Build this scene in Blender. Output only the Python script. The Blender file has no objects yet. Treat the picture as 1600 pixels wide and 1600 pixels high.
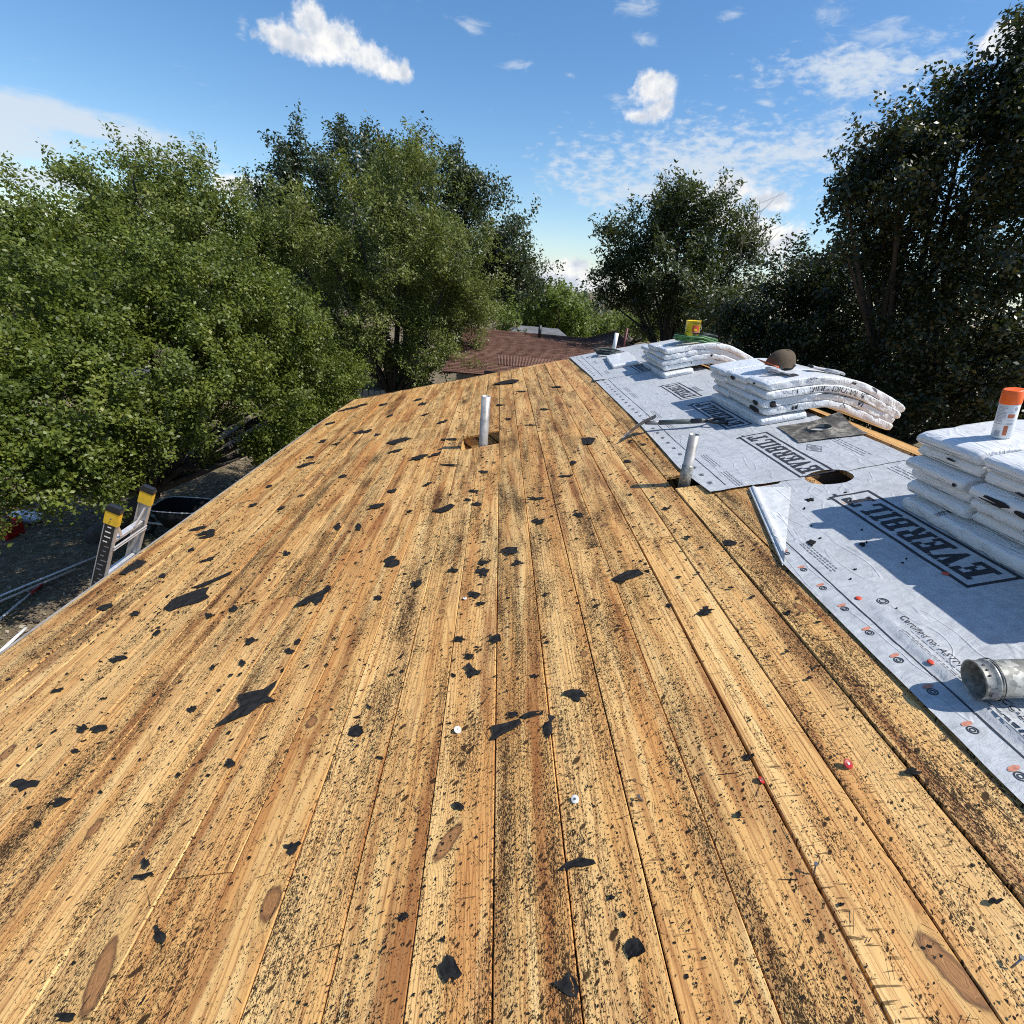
import bpy, math, random
import numpy as np
from math import sin, cos, pi, radians
SC = bpy.context.scene
C = SC.collection
random.seed(7)
RNG = np.random.default_rng(11)

# ------------------------------------------------------------------ camera, sky, sun, exposure
PITCH, YAW, ROLL, CAM_H, FPX = .41901666, .05512256, .08714444, 1.37176592, 800.
TH = .25964764                                    # roof slope (about 3.2 in 12)
CT, ST = cos(TH), sin(TH)
FW = np.array([sin(YAW)*cos(PITCH), cos(YAW)*cos(PITCH), -sin(PITCH)])
_r0 = np.cross(FW, [0, 0, 1.]); _r0 /= np.linalg.norm(_r0); _u0 = np.cross(_r0, FW)
RT = cos(ROLL)*_r0 + sin(ROLL)*_u0
UP = -sin(ROLL)*_r0 + cos(ROLL)*_u0
CAM = np.array([0, 0, CAM_H])
cd = bpy.data.cameras.new('camera'); cam = bpy.data.objects.new('camera', cd); C.objects.link(cam)
from mathutils import Matrix, Vector
cam.matrix_world = Matrix(((RT[0], UP[0], -FW[0], 0), (RT[1], UP[1], -FW[1], 0), (RT[2], UP[2], -FW[2], CAM_H), (0, 0, 0, 1)))
cd.lens = 18.0; cd.sensor_width = 36.0; cd.sensor_fit = 'HORIZONTAL'
cd.clip_start = .05; cd.clip_end = 6000
SC.camera = cam

SUN_EL, SUN_AZ = 54.0, 106.0                      # azimuth clockwise from +Y
SKY_STRENGTH = .130
sd = bpy.data.lights.new('sun', 'SUN'); sun = bpy.data.objects.new('sun', sd); C.objects.link(sun)
sd.energy = 4.6; sd.angle = radians(.53); sd.color = (1, .955, .88)
_sv = Vector((cos(radians(SUN_EL))*sin(radians(SUN_AZ)), cos(radians(SUN_EL))*cos(radians(SUN_AZ)), sin(radians(SUN_EL))))
sun.rotation_euler = (-_sv).to_track_quat('-Z', 'Y').to_euler()

class G:
    """small node-graph helper"""
    def __init__(s, tree): s.t = tree; s.n = tree.nodes; s.l = tree.links
    def put(s, sock, v):
        if isinstance(v, bpy.types.NodeSocket): s.l.new(v, sock)
        elif v is not None:
            if isinstance(v, (tuple, list)) and len(v) == 3 and sock.type == 'RGBA': v = (*v, 1)
            sock.default_value = v
    def node(s, ty, props=None, ins=None, out=0):
        n = s.n.new('ShaderNode'+ty)
        for k, v in (props or {}).items(): setattr(n, k, v)
        for k, v in (ins or {}).items(): s.put(n.inputs[k], v)
        return n.outputs[out] if out is not None else n
    def m(s, op, a, b=0., c=0., clamp=False):
        n = s.n.new('ShaderNodeMath'); n.operation = op; n.use_clamp = clamp
        s.put(n.inputs[0], a); s.put(n.inputs[1], b); s.put(n.inputs[2], c); return n.outputs[0]
    def add(s, a, b): return s.m('ADD', a, b)
    def mul(s, a, b): return s.m('MULTIPLY', a, b)
    def sub(s, a, b): return s.m('SUBTRACT', a, b)
    def step(s, v, lo, hi, a=0., b=1.):
        return s.node('MapRange', {'interpolation_type': 'SMOOTHSTEP'}, {0: v, 1: lo, 2: hi, 3: a, 4: b})
    def noise(s, vec, scale=1., detail=2., rough=.5, dist=0., out=0):
        return s.node('TexNoise', None, {'Vector': vec, 'Scale': scale, 'Detail': detail, 'Roughness': rough, 'Distortion': dist}, out)
    def vmul(s, v, k): return s.node('VectorMath', {'operation': 'MULTIPLY'}, {0: v, 1: k})
    def vadd(s, v, k): return s.node('VectorMath', {'operation': 'ADD'}, {0: v, 1: k})
    def xyz(s, x, y, z): return s.node('CombineXYZ', None, {0: x, 1: y, 2: z})
    def mix(s, f, a, b):
        n = s.n.new('ShaderNodeMix'); n.data_type = 'RGBA'; n.clamp_factor = True
        s.put(n.inputs[0], f); s.put(n.inputs[6], a); s.put(n.inputs[7], b); return n.outputs[2]
    def ramp(s, f, stops):
        n = s.n.new('ShaderNodeValToRGB'); e = n.color_ramp.elements
        while len(e) < len(stops): e.new(.5)
        for el, (p, c) in zip(e, stops): el.position = p; el.color = (*c, 1)
        s.put(n.inputs[0], f); return n.outputs[0]
    def bump(s, h, dist=.001, strength=1., normal=None):
        return s.node('Bump', None, {'Strength': strength, 'Distance': dist, 'Height': h, 'Normal': normal})

def make_world():
    w = bpy.data.worlds.new('World'); SC.world = w; w.use_nodes = True
    g = G(w.node_tree); g.n.clear()
    sky = g.node('TexSky', {'sky_type': 'NISHITA', 'sun_disc': False, 'sun_elevation': radians(SUN_EL), 'sun_rotation': radians(SUN_AZ),
                            'altitude': 200., 'air_density': 1.0, 'dust_density': .6, 'ozone_density': 2.2})
    hs = g.node('HueSaturation', None, {'Saturation': 1.24, 'Value': 1.0, 'Color': sky})
    dirv = g.node('TexCoord', None, None, 0)
    sp = g.node('SeparateXYZ', None, {0: dirv}, None)
    az = g.mul(g.m('ARCTAN2', sp.outputs[0], sp.outputs[1]), 180/pi)
    el = g.mul(g.m('ARCSINE', sp.outputs[2]), 180/pi)
    ns = g.add(g.mul(g.noise(dirv, 30., 9., .62), .55), g.mul(g.noise(dirv, 85., 5., .62), .45))
    ns2 = g.noise(dirv, 9., 6., .6)
    stretch = g.vmul(dirv, (1., 1., 3.2))
    wis = g.noise(stretch, 20., 9., .62, .6)
    def blobs(lst):
        acc = None
        for a, e, ra, re in lst:
            dx = g.m('MULTIPLY_ADD', az, 1/ra, -a/ra); dy = g.m('MULTIPLY_ADD', el, 1/re, -e/re)
            d = g.sub(1., g.m('SQRT', g.add(g.mul(dx, dx), g.mul(dy, dy))))
            acc = d if acc is None else g.m('SMOOTH_MAX', acc, d, .25)
        return acc
    cum = blobs([(-19.0, 16.2, 2.5, 1.15), (-17.03, 17.38, 1.7, 1.5), (-14.93, 16.7, 2.6, 1.45), (-12.63, 16.1, 2.2, 1.1), (-10.8, 15.5, 1.6, .9), (-9.6, 15.5, .8, .95), (-16.6, 16.1, 3.6, 1.15)])
    cum = g.m('MAXIMUM', cum, blobs([(12.56, 16.0, 2.1, 1.25), (11.6, 14.2, 1.7, .6), (13.5, 14.9, 1.1, 1.1), (11.87, 16.7, 1.5, .7), (12.8, 14.5, .9, .9)]))
    cum = g.m('MAXIMUM', cum, blobs([(37.0, 17.7, 2.0, 1.3), (39.2, 17.0, 2.4, 2.0)]))
    cum = g.m('MAXIMUM', cum, blobs([(20.47, 9.0, 2.6, 1.4), (24.1, 8.4, 2.6, 1.0), (18., 8.5, 1.9, .9), (24.1, 5.3, 4.6, 2.2), (21, 7, 4, 1.2)]))
    cum = g.m('MAXIMUM', cum, blobs([(7.1, 2.0, 1.9, 1.1), (6.3, .6, 6.5, 1.8)]))
    cum = g.m('MAXIMUM', cum, blobs([(-24., 5.6, 2.8, 1.1), (-60, 12, 9, 4), (70, 14, 8, 4), (120, 20, 12, 5), (170, 18, 12, 6), (-130, 16, 14, 6), (-100, 9, 12, 3)]))
    cf = g.add(cum, g.mul(g.sub(ns, .5), 2.1))
    cumask = g.step(cf, -.08, .60)
    soft = blobs([(-37.5, 8.4, 9.5, 1.5), (-33., 8.1, 8.5, 1.1), (-40, 6.6, 7.5, 2.4), (-37.3, 4.4, 4.6, 1.2), (-29, 7.0, 6, .6)])
    softm = g.mul(g.step(g.add(soft, g.add(g.mul(g.sub(ns2, .5), 1.0), g.mul(g.sub(wis, .5), 1.1))), .0, .7), .82)
    alto = blobs([(17.3, 10.2, 14.0, 4.4), (25.3, 12., 10, 3.0), (13, 8.6, 9, 2.2), (28, 17, 9, 2.2)])
    rip = g.add(g.mul(g.noise(g.vmul(dirv, (1.0, 1.0, 2.4)), 46., 5., .6, .2), .7), g.mul(g.noise(dirv, 9., 4.), .3))
    altm = g.mul(g.step(g.add(alto, g.mul(g.sub(rip, .5), 3.6)), .05, 1.05), .85)
    wisb = blobs([(28.7, 18.8, 3.8, .8), (27., 16.8, 2.8, .5), (25.5, 20.4, 1.9, 1.0), (30.5, 16., 2.4, .5), (10.5, 19.2, 1.9, .7), (4.9, 16.7, 1.0, .55), (9., 15.5, 1.6, .8),
                  (21.2, 16.2, 1.1, .5), (22., 15.2, 1., .5), (17.8, 20.5, 1.1, .5), (10.2, 21., 2.1, .8), (-22.2, 16.2, .6, .8), (27.5, 14.2, 3., .5), (-4, 19, 2, .6), (0, 17, 2, .5)])
    wism = g.mul(g.step(g.add(wisb, g.mul(g.sub(wis, .5), 4.2)), .1, 1.5), .6)
    gen = g.mul(g.step(wis, .63, .85), .25)
    hz = g.step(el, 7., 0., 0., .22)
    thin = g.m('MAXIMUM', g.m('MAXIMUM', softm, altm), g.m('MAXIMUM', g.m('MAXIMUM', wism, gen), hz))
    shade = g.step(g.add(g.mul(g.noise(dirv, 24., 5., .6), 1.1), g.mul(cum, -.15)), .28, .62)
    ccol = g.mix(shade, (.60, .66, .76), (1.0, .99, .97))
    bsky = g.node('Background', None, {'Color': hs, 'Strength': SKY_STRENGTH})
    bthin = g.node('Background', None, {'Color': (.80, .88, .97), 'Strength': .72})
    bcum = g.node('Background', None, {'Color': ccol, 'Strength': .82})
    s1 = g.node('MixShader', None, {0: thin, 1: bsky, 2: bthin})
    s2 = g.node('MixShader', None, {0: cumask, 1: s1, 2: bcum})
    o = g.node('OutputWorld', None, {'Surface': s2}, None)
make_world()
SC.view_settings.view_transform = 'Standard'
try: SC.view_settings.look = 'None'
except Exception: pass
SC.view_settings.exposure = .32; SC.view_settings.gamma = 1.0; SC.view_settings.use_curve_mapping = False
SC.render.engine = 'CYCLES'
SC.cycles.pixel_filter_type = 'BLACKMAN_HARRIS'; SC.cycles.filter_width = 1.05
SC.cycles.max_bounces = 8; SC.cycles.transparent_max_bounces = 8
try: SC.cycles.use_denoising = False
except Exception: pass

# ------------------------------------------------------------------ geometry helpers
def ray(px, py):
    d = FW*FPX + RT*(px-800) + UP*(800-py); return d/np.linalg.norm(d)
def at(px, py, dist):
    """world point in the direction seen at px,py (1600 px photo), dist metres away horizontally"""
    d = ray(px, py); return CAM + d*dist/math.hypot(d[0], d[1])
NRM = np.array([-ST, 0, CT])
def R(u, v, w=0.):
    """roof frame (up-slope, along ridge, off the boards) -> world; works on arrays"""
    u, v, w = np.broadcast_arrays(np.asarray(u, float), np.asarray(v, float), np.asarray(w, float))
    return np.stack([u*CT - w*ST, v, u*ST + w*CT], -1)
def uv_of(px, py, off=0.):
    d = ray(px, py); t = (off - NRM@CAM)/(NRM@d); P = CAM + d*t
    q = P - NRM*off
    return q[0]*CT + q[2]*ST, q[1]

def hsh(ix, iy, iz, seed=0):
    h = (ix*374761393 + iy*668265263 + iz*2147483647 + seed*974634777) & 0xffffffff
    h = ((h ^ (h >> 13))*1274126177) & 0xffffffff
    h = ((h ^ (h >> 16))*2246822519) & 0xffffffff
    return ((h ^ (h >> 15)) & 0xffff)/65535.
def vnoise(p, seed=0):
    p = np.asarray(p, float); f = np.floor(p).astype(np.int64); t = p - f; t = t*t*(3-2*t)
    out = 0
    for dx in (0, 1):
        for dy in (0, 1):
            for dz in (0, 1):
                w = (t[..., 0] if dx else 1-t[..., 0])*(t[..., 1] if dy else 1-t[..., 1])*(t[..., 2] if dz else 1-t[..., 2])
                out = out + w*hsh(f[..., 0]+dx, f[..., 1]+dy, f[..., 2]+dz, seed)
    return out
def n2(x, y, seed=0, z=0.):
    x, y = np.broadcast_arrays(np.asarray(x, float), np.asarray(y, float)); return vnoise(np.stack([x, y, np.full_like(x, z)], -1), seed)

def wloc(o):
    l = np.zeros(3)
    while o is not None: l = l + np.array(o.location); o = o.parent
    return l
def obj(name, verts, faces, mat=None, parent=None, smooth=False, uv=None, loc=None, attr=None, mats=None, midx=None):
    me = bpy.data.meshes.new(name)
    V = np.asarray(verts, float).reshape(-1, 3)
    o = bpy.data.objects.new(name, me); C.objects.link(o)
    base = wloc(parent) if parent is not None else np.zeros(3)
    if loc is not None: o.location = tuple(np.asarray(loc) - base); base = np.asarray(loc, float)
    V = V - base
    if isinstance(faces, np.ndarray):
        nf, k = faces.shape
        me.vertices.add(len(V)); me.vertices.foreach_set('co', V.ravel())
        me.loops.add(nf*k); me.loops.foreach_set('vertex_index', faces.ravel().astype(np.int32))
        me.polygons.add(nf); me.polygons.foreach_set('loop_start', np.arange(0, nf*k, k, dtype=np.int32))
        try: me.polygons.foreach_set('loop_total', np.full(nf, k, dtype=np.int32))
        except Exception: pass
        me.update(calc_edges=True)
    else:
        me.from_pydata(V.tolist(), [], [list(f) for f in faces]); me.update()
    if uv is not None:
        l = me.uv_layers.new(name='uv'); vi = np.empty(len(me.loops), dtype=np.int32); me.loops.foreach_get('vertex_index', vi)
        l.data.foreach_set('uv', np.asarray(uv, float)[vi].ravel())
    if attr is not None:
        for k, a in attr.items():
            at_ = me.attributes.new(k, 'FLOAT', 'POINT'); at_.data.foreach_set('value', np.asarray(a, np.float32))
    for m_ in ([mat] if mat else []) + list(mats or []): me.materials.append(m_)
    if midx is not None: me.polygons.foreach_set('material_index', np.asarray(midx, np.int32))
    if smooth: me.polygons.foreach_set('use_smooth', np.ones(len(me.polygons), dtype=bool))
    if parent is not None: o.parent = parent
    return o
def thing(name, label, cat, loc=(0, 0, 0), group=None):
    o = bpy.data.objects.new(name, None); C.objects.link(o); o.location = tuple(loc); o.empty_display_size = .1
    return tag(o, label, cat, group)
def tag(o, label=None, cat=None, group=None, kind=None):
    if label: o['label'] = label
    if cat: o['category'] = cat
    if group: o['group'] = group
    if kind: o['kind'] = kind
    return o

class MB:
    def __init__(s): s.v = []; s.f = []
    def add(s, v, f):
        b = len(s.v); s.v += [tuple(map(float, p)) for p in v]; s.f += [tuple(b+i for i in q) for q in f]; return s
    def box(s, c, ax, h):
        """centre, three axis vectors, three half sizes"""
        c = np.asarray(c, float); a = [np.asarray(x, float)*k for x, k in zip(ax, h)]
        v = [c + i*a[0] + j*a[1] + k*a[2] for i in (-1, 1) for j in (-1, 1) for k in (-1, 1)]
        return s.add(v, [(0, 1, 3, 2), (4, 6, 7, 5), (0, 4, 5, 1), (2, 3, 7, 6), (0, 2, 6, 4), (1, 5, 7, 3)])
    def aabox(s, lo, hi):
        lo, hi = np.array(lo, float), np.array(hi, float); return s.box((lo+hi)/2, np.eye(3), (hi-lo)/2)
    def tube(s, path, rad, n=8, cap=True, squash=None):
        P = np.asarray(path, float); k = len(P); rad = np.broadcast_to(np.asarray(rad, float), (k,))
        T = np.gradient(P, axis=0); T /= np.linalg.norm(T, axis=1)[:, None]+1e-12
        ref = np.array([0, 0, 1.]) if abs(T[0][2]) < .9 else np.array([1., 0, 0])
        vs = []; A = np.cross(T[0], ref); A /= np.linalg.norm(A)
        for i in range(k):
            A = A - T[i]*(A@T[i]); A /= np.linalg.norm(A)+1e-12; B = np.cross(T[i], A)
            for j in range(n):
                a = 2*pi*j/n; vs.append(P[i] + rad[i]*(cos(a)*A + sin(a)*B))
        fs = [(i*n+j, i*n+(j+1) % n, (i+1)*n+(j+1) % n, (i+1)*n+j) for i in range(k-1) for j in range(n)]
        if cap: fs += [tuple(range(n))[::-1], tuple((k-1)*n+j for j in range(n))]
        return s.add(vs, fs)
    def lathe(s, prof, c, axis=(0, 0, 1), n=24, cap0=False, cap1=False):
        ax = np.asarray(axis, float); ax /= np.linalg.norm(ax)
        ref = np.array([1., 0, 0]) if abs(ax[0]) < .9 else np.array([0, 1., 0])
        A = np.cross(ax, ref); A /= np.linalg.norm(A); B = np.cross(ax, A); c = np.asarray(c, float)
        vs = [c + ax*z + r*(cos(2*pi*j/n)*A + sin(2*pi*j/n)*B) for r, z in prof for j in range(n)]; k = len(prof)
        fs = [(i*n+j, i*n+(j+1) % n, (i+1)*n+(j+1) % n, (i+1)*n+j) for i in range(k-1) for j in range(n)]
        if cap0: fs.append(tuple(range(n))[::-1])
        if cap1: fs.append(tuple((k-1)*n+j for j in range(n)))
        return s.add(vs, fs)
    def build(s, name, mat, parent=None, smooth=False, **kw): return obj(name, s.v, s.f, mat, parent, smooth, **kw)

def grid_faces(nu, nv):
    i = np.arange(nu-1)[:, None]*nv + np.arange(nv-1)[None, :]
    return np.stack([i, i+nv, i+nv+1, i+1], -1).reshape(-1, 4)

# ------------------------------------------------------------------ materials
def mat(name, build):
    m = bpy.data.materials.new(name); m.use_nodes = True; g = G(m.node_tree); g.n.clear()
    out = g.node('OutputMaterial', None, None, None)
    s = build(g); g.l.new(s, out.inputs[0]); return m
def pbsdf(g, col, rough=.6, normal=None, metal=0., spec=.5, coat=0., **kw):
    ins = {'Base Color': col, 'Roughness': rough, 'Normal': normal, 'Metallic': metal, 'Specular IOR Level': spec, 'Coat Weight': coat}; ins.update(kw)
    return g.node('BsdfPrincipled', None, ins)
def simple(name, col, rough=.6, metal=0., var=.15, scale=20., bump=0., spec=.5, coat=0., bscale=None):
    def b(g):
        p = g.node('TexCoord', None, None, 3)
        n = g.noise(p, scale, 5., .6)
        k = g.step(n, .25, .75, 1-var, 1+var)
        c = g.node('VectorMath', {'operation': 'SCALE'}, {0: col, 'Scale': k})
        nb = g.bump(g.noise(p, bscale or scale*3, 3.), bump) if bump else None
        return pbsdf(g, c, rough, nb, metal, spec, coat)
    return mat(name, b)

KNOTS = [(-.885, .685, .022, .075, .3), (-.502, .80, .022, .036, .1), (.973, .516, .020, .060, .3), (-.047, .898, .017, .052, -.6), (-.611, 1.417, .017, .024, 0), 
         (-.183, 1.995, .014, .016, 0), (.692, 2.583, .018, .018, 0), (-1.9, 1.5, .02, .04, .2), (-1.55, 2.35, .016, .03, 0), (-1.22, 1.1, .017, .03, .1), (.42, 1.55, .012, .016, 0), (1.27, 1.62, .014, .03, .2), (.25, 3.1, .018, .03, .1)]
def wood(g):
    uv = g.node('UVMap', {'uv_map': 'uv'})
    rnd = g.node('ObjectInfo', None, None, 5)
    su = g.node('SeparateXYZ', None, {0: uv}, None); u, v = su.outputs[0], su.outputs[1]
    off = g.mul(rnd, 37.)
    p = g.xyz(u, v, off)
    kmin = None; warp = None
    for ku, kv, ru, rv, rot in KNOTS:
        du = g.sub(u, ku); dv = g.sub(v, kv)
        if rot: du, dv = g.add(g.mul(du, cos(rot)), g.mul(dv, sin(rot))), g.sub(g.mul(dv, cos(rot)), g.mul(du, sin(rot)))
        a = g.mul(du, 1/ru); b = g.mul(dv, 1/rv)
        d = g.m('SQRT', g.add(g.mul(a, a), g.mul(b, b)))
        kmin = d if kmin is None else g.m('MINIMUM', kmin, d)
    kmin = g.add(kmin, g.mul(g.sub(g.noise(p, 45., 4.), .5), .75))
    kw = g.m('DIVIDE', 2.2, g.add(1., g.mul(kmin, kmin)))
    # growth rings: plain-sawn contour lines drawn out along the board
    big = g.noise(g.vmul(p, (5.5, .33, 1.)), 1., 2., .5)
    lane = g.noise(g.vmul(p, (14., .12, 1.)), 1., 1., .5)
    ringv = g.add(g.add(g.mul(big, 17.), g.mul(u, g.add(20., g.mul(rnd, 60.)))), g.add(g.mul(kw, 2.6), g.mul(g.noise(g.vmul(p, (60., 4., 1.)), 1., 2.), .45)))
    ring = g.m('PINGPONG', ringv, .5)
    late = g.step(ring, .27, .5)
    fine = g.noise(g.vmul(p, (330., 5., 1.)), 1., 3., .6)
    tone = g.noise(g.vmul(p, (9., .5, 1.)), 1., 3., .55)
    base = g.ramp(g.add(g.mul(rnd, .36), g.mul(g.sub(tone, .18), 1.05)), [(.08, (.46, .190, .056)), (.26, (.60, .295, .090)), (.42, (.70, .400, .136)), (.58, (.77, .490, .190)), (.74, (.66, .355, .115)), (.95, (.47, .192, .056))])
    col = g.mix(g.mul(late, .55), base, (.33, .125, .032))
    col = g.mix(g.step(fine, .52, .72, 0., .42), col, (.28, .11, .028))
    pale = g.step(g.noise(g.vmul(p, (22., 1.3, 1.)), 1., 3., .6), .52, .72, 0., .6)
    col = g.mix(pale, col, (.82, .58, .25))
    strk = g.step(g.noise(g.vmul(g.vadd(p, (13., 2., 7.)), (150., 2.6, 1.)), 1., 4., .7),   .52, .66, 0., .66)
    col = g.mix(strk, col, (.25, .088, .024))
    stain = g.step(g.noise(g.vmul(g.vadd(p, (3., 5., 2.)), (11., .9, 1.)), 1., 4., .6), .50, .70, 0., .8)
    col = g.mix(stain, col, (.27, .092, .024))
    # knots
    kin = g.mul(g.step(kmin, 1.18, .85), .85); krim = g.mul(g.step(kmin, 1.35, 1.05), g.step(kmin, .75, 1.0))
    kring = g.m('PINGPONG', g.mul(kmin, 3.2), .5)
    kcol = g.mix(g.mul(kring, 1.3), (.33, .145, .052), (.17, .070, .024))
    khalo = g.mul(g.step(kmin, 2.8, 1.2), .5)
    col = g.mix(khalo, col, (.60, .37, .13)); col = g.mix(kin, col, kcol); col = g.mix(g.mul(krim, .75), col, (.09, .035, .015))
    # tar specks left by the old felt: short strokes, denser in lanes and patches
    dens = g.add(g.mul(g.noise(g.vmul(p, (16., 1.4, 1.)), 1., 3., .6), .62), g.mul(g.noise(g.vmul(p, (3.5, 3., 1.)), 1., 3., .6), .38))
    dens = g.add(g.m('MULTIPLY_ADD', dens, 1.3, -.15), g.mul(g.sub(g.m('FRACT', g.mul(rnd, 7.31)), .5), .16))
    wob = g.node('TexNoise', None, {'Vector': p, 'Scale': 300., 'Detail': 2.}, 1)
    pw = g.vadd(p, g.vmul(wob, (.006, .006, 0.)))
    pr = g.node('VectorRotate', {'rotation_type': 'Z_AXIS'}, {'Vector': pw, 'Angle': .85})
    def specks(sc, lo, hi, r0, r1, aniso):
        n = g.node('TexVoronoi', None, {'Vector': g.vmul(pr, (sc, sc*aniso, 1.)), 'Scale': 1., 'Randomness': 1.}, None)
        rr = g.node('SeparateColor', None, {0: n.outputs['Color']}, None)
        on = g.step(g.sub(g.mul(g.step(dens, .30, .68), hi), rr.outputs[0]), -.02-lo, .02-lo)
        rad = g.m('MULTIPLY_ADD', g.mul(rr.outputs[1], rr.outputs[1]), r1-r0, r0)
        return g.mul(on, g.step(g.sub(rad, n.outputs['Distance']), -.06, .05))
    m1 = specks(330., .0, .60, .20, .50, .42); m2 = specks(125., .0, .40, .12, .46, .40)
    # strokes caught on the grain ridges
    st = g.noise(g.vmul(pw, (400., 95., 1.)), 1., 5., .72); m4 = g.step(g.sub(st, g.sub(.772, g.mul(dens, .38))), 0., .02)
    s5 = g.noise(g.vmul(pw, (120., 62., 1.)), 1., 7., .80, .8); m4 = g.m('MAXIMUM', m4, g.step(g.sub(s5, g.sub(.832, g.mul(dens, .40))), 0., .015))
    m1 = g.m('MAXIMUM', m1, m4); m2 = g.m('MAXIMUM', m2, g.mul(specks(48., -.02, .22, .10, .38, .45), .97))
    # cross-wise chatter marks on some boards
    rung = g.noise(g.vmul(g.vadd(p, (1., 9., 8.)), (18., 150., 1.)), 1., 2., .5, .3)
    rmask = g.step(g.noise(g.vmul(g.vadd(p, (11., 2., 5.)), (9., .5, 1.)), 1., 2.), .58, .68)
    m3 = g.mul(g.step(rung, .60, .66), rmask)
    tar = g.m('MAXIMUM', g.m('MAXIMUM', m1, m2), g.mul(m3, .8))
    tar = g.mul(tar, g.sub(1., g.mul(kin, .8)))
    smear = g.step(dens, .52, .80, 0., .14)
    col = g.mix(smear, col, (.20, .080, .026))
    col = g.mix(g.mul(tar, .95), col, (.016, .009, .006))
    h = g.sub(g.add(g.mul(late, .5), g.mul(fine, .6)), g.mul(tar, -.8))
    nb = g.bump(h, .0009, .8)
    return pbsdf(g, col, g.add(.58, g.mul(tar, .2)), nb, 0., g.sub(.32, g.mul(tar, .2)))
M_WOOD = mat('pine_sheathing', wood)
M_EDGE = simple('dark_old_lumber', (.12, .07, .04), .8, var=.3, scale=9., bump=.001)
M_FASCIA = simple('weathered_fascia', (.34, .31, .28), .7, var=.25, scale=6.)
M_WALL = simple('house_stucco', (.48, .44, .38), .85, var=.12, scale=5., bump=.002, bscale=60)
M_FELT = simple('black_felt', (.018, .0175, .0175), .95, var=.6, scale=40., bump=.0012, bscale=160., spec=.12)
M_TAR = simple('tar_specks', (.013, .009, .007), .85, var=.3, scale=60., spec=.2)
M_INK = simple('black_ink', (.018, .020, .026), .7, var=.25, scale=50.)
M_INK2 = simple('faded_grey_ink', (.16, .17, .19), .75, var=.25, scale=50.)
M_ORINK = simple('orange_ink', (.50, .20, .13), .7, var=.3, scale=90.)
def sheetmat(col, dirt=.35):
    def b(g):
        p = g.node('TexCoord', None, None, 3)
        a = g.noise(p, 26., 6., .68); c2 = g.noise(p, 3.2, 6., .65); d = g.noise(p, 140., 3., .6)
        k = g.step(a, .28, .72, .84, 1.12)
        c = g.node('VectorMath', {'operation': 'SCALE'}, {0: col, 'Scale': k})
        c = g.mix(g.step(c2, .47, .72, 0., dirt), c, (.25, .26, .27))
        c = g.mix(g.step(g.add(d, g.mul(c2, .25)), .80, .90, 0., .6), c, (.14, .14, .15))
        wr = g.noise(g.vmul(p, (9., 22., 9.)), 1., 4., .6, 1.2); rd = g.step(g.m('ABSOLUTE', g.sub(g.noise(g.vmul(p, (9., 2.0, 9.)), 1., 2., .45, .5), .5)), 0., .022, 1., 0.); wr = g.add(wr, g.mul(rd, .28))
        h = g.add(g.add(g.mul(wr, 2.2), g.mul(a, .7)), g.mul(d, .25))
        return pbsdf(g, c, .55, g.bump(h, .0035, .8), 0., .4)
    return b
M_SHEET = mat('underlayment_top', sheetmat((.45, .465, .48)))
M_SHEETB = mat('underlayment_back', sheetmat((.66, .67, .66), .12))
def plastic(g):
    p = g.node('TexCoord', None, None, 3)
    oi = g.node('ObjectInfo', None, None, 5)
    p = g.vadd(p, g.xyz(g.mul(oi, 19.), g.mul(oi, 7.), 0.))
    def creases(v, k, d, w): return g.step(g.m('ABSOLUTE', g.sub(g.noise(g.vmul(p, v), 1., k, .5, d), .5)), 0., w, 1., 0.)
    h = g.add(g.add(g.mul(creases((9., 3., 6.), 2., .6, .05), .55), g.mul(creases((34., 5., 14.), 2., .4, .06), .40)), g.mul(g.noise(g.vmul(p, (70., 14., 30.)), 1., 3.), .25))
    dirt = g.step(g.noise(p, 7., 5., .7), .52, .8, 0., .35)
    c = g.mix(dirt, (.76, .77, .77), (.50, .50, .49))
    return pbsdf(g, c, .26, g.bump(h, .0045, .7), 0., .5, .2)
M_WRAP = mat('white_plastic_wrap', plastic)
M_SHINGLE_DARK = simple('dark_shingle_granules', (.02, .018, .017), .95, var=.5, scale=150.)
def galv(g):
    p = g.node('TexCoord', None, None, 3)
    a = g.node('TexVoronoi', None, {'Vector': p, 'Scale': 70.}, 1); n = g.noise(p, 14., 6., .7)
    k = g.node('RGBToBW', None, {0: a})
    c = g.ramp(g.add(g.mul(k, .35), g.mul(n, .75)), [(.3, (.11, .11, .10)), (.52, (.24, .24, .215)), (.72, (.46, .46, .42))])
    c = g.mix(g.step(g.noise(p, 30., 5., .75), .60, .75, 0., .5), c, (.16, .14, .11))
    return pbsdf(g, c, .5, g.bump(n, .001), .45, .5)
M_GALV = mat('galvanised_steel', galv)
M_PIPE = simple('pale_vent_pipe', (.36, .35, .335), .5, metal=.3, var=.45, scale=9., bump=.0006)
M_PIPEW = simple('white_pvc', (.78, .78, .76), .4, var=.08)
M_LEADG = mat('dirty_flashing', lambda g: pbsdf(g, g.ramp(g.noise(g.node('TexCoord', None, None, 3), 13., 7., .72), [(.35, (.03, .026, .022)), (.5, (.10, .09, .075)), (.62, (.30, .27, .22)), (.75, (.12, .10, .085))]), .7,
                                            g.bump(g.noise(g.node('TexCoord', None, None, 3), 40., 4.), .003)))
M_BLACKP = simple('black_plastic', (.018, .019, .021), .4, var=.2)
M_STEEL = simple('worn_steel', (.20, .20, .21), .45, metal=.6, var=.3, scale=30.)
M_SHAFT = simple('green_grey_shaft', (.10, .12, .11), .5, var=.2)
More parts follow.
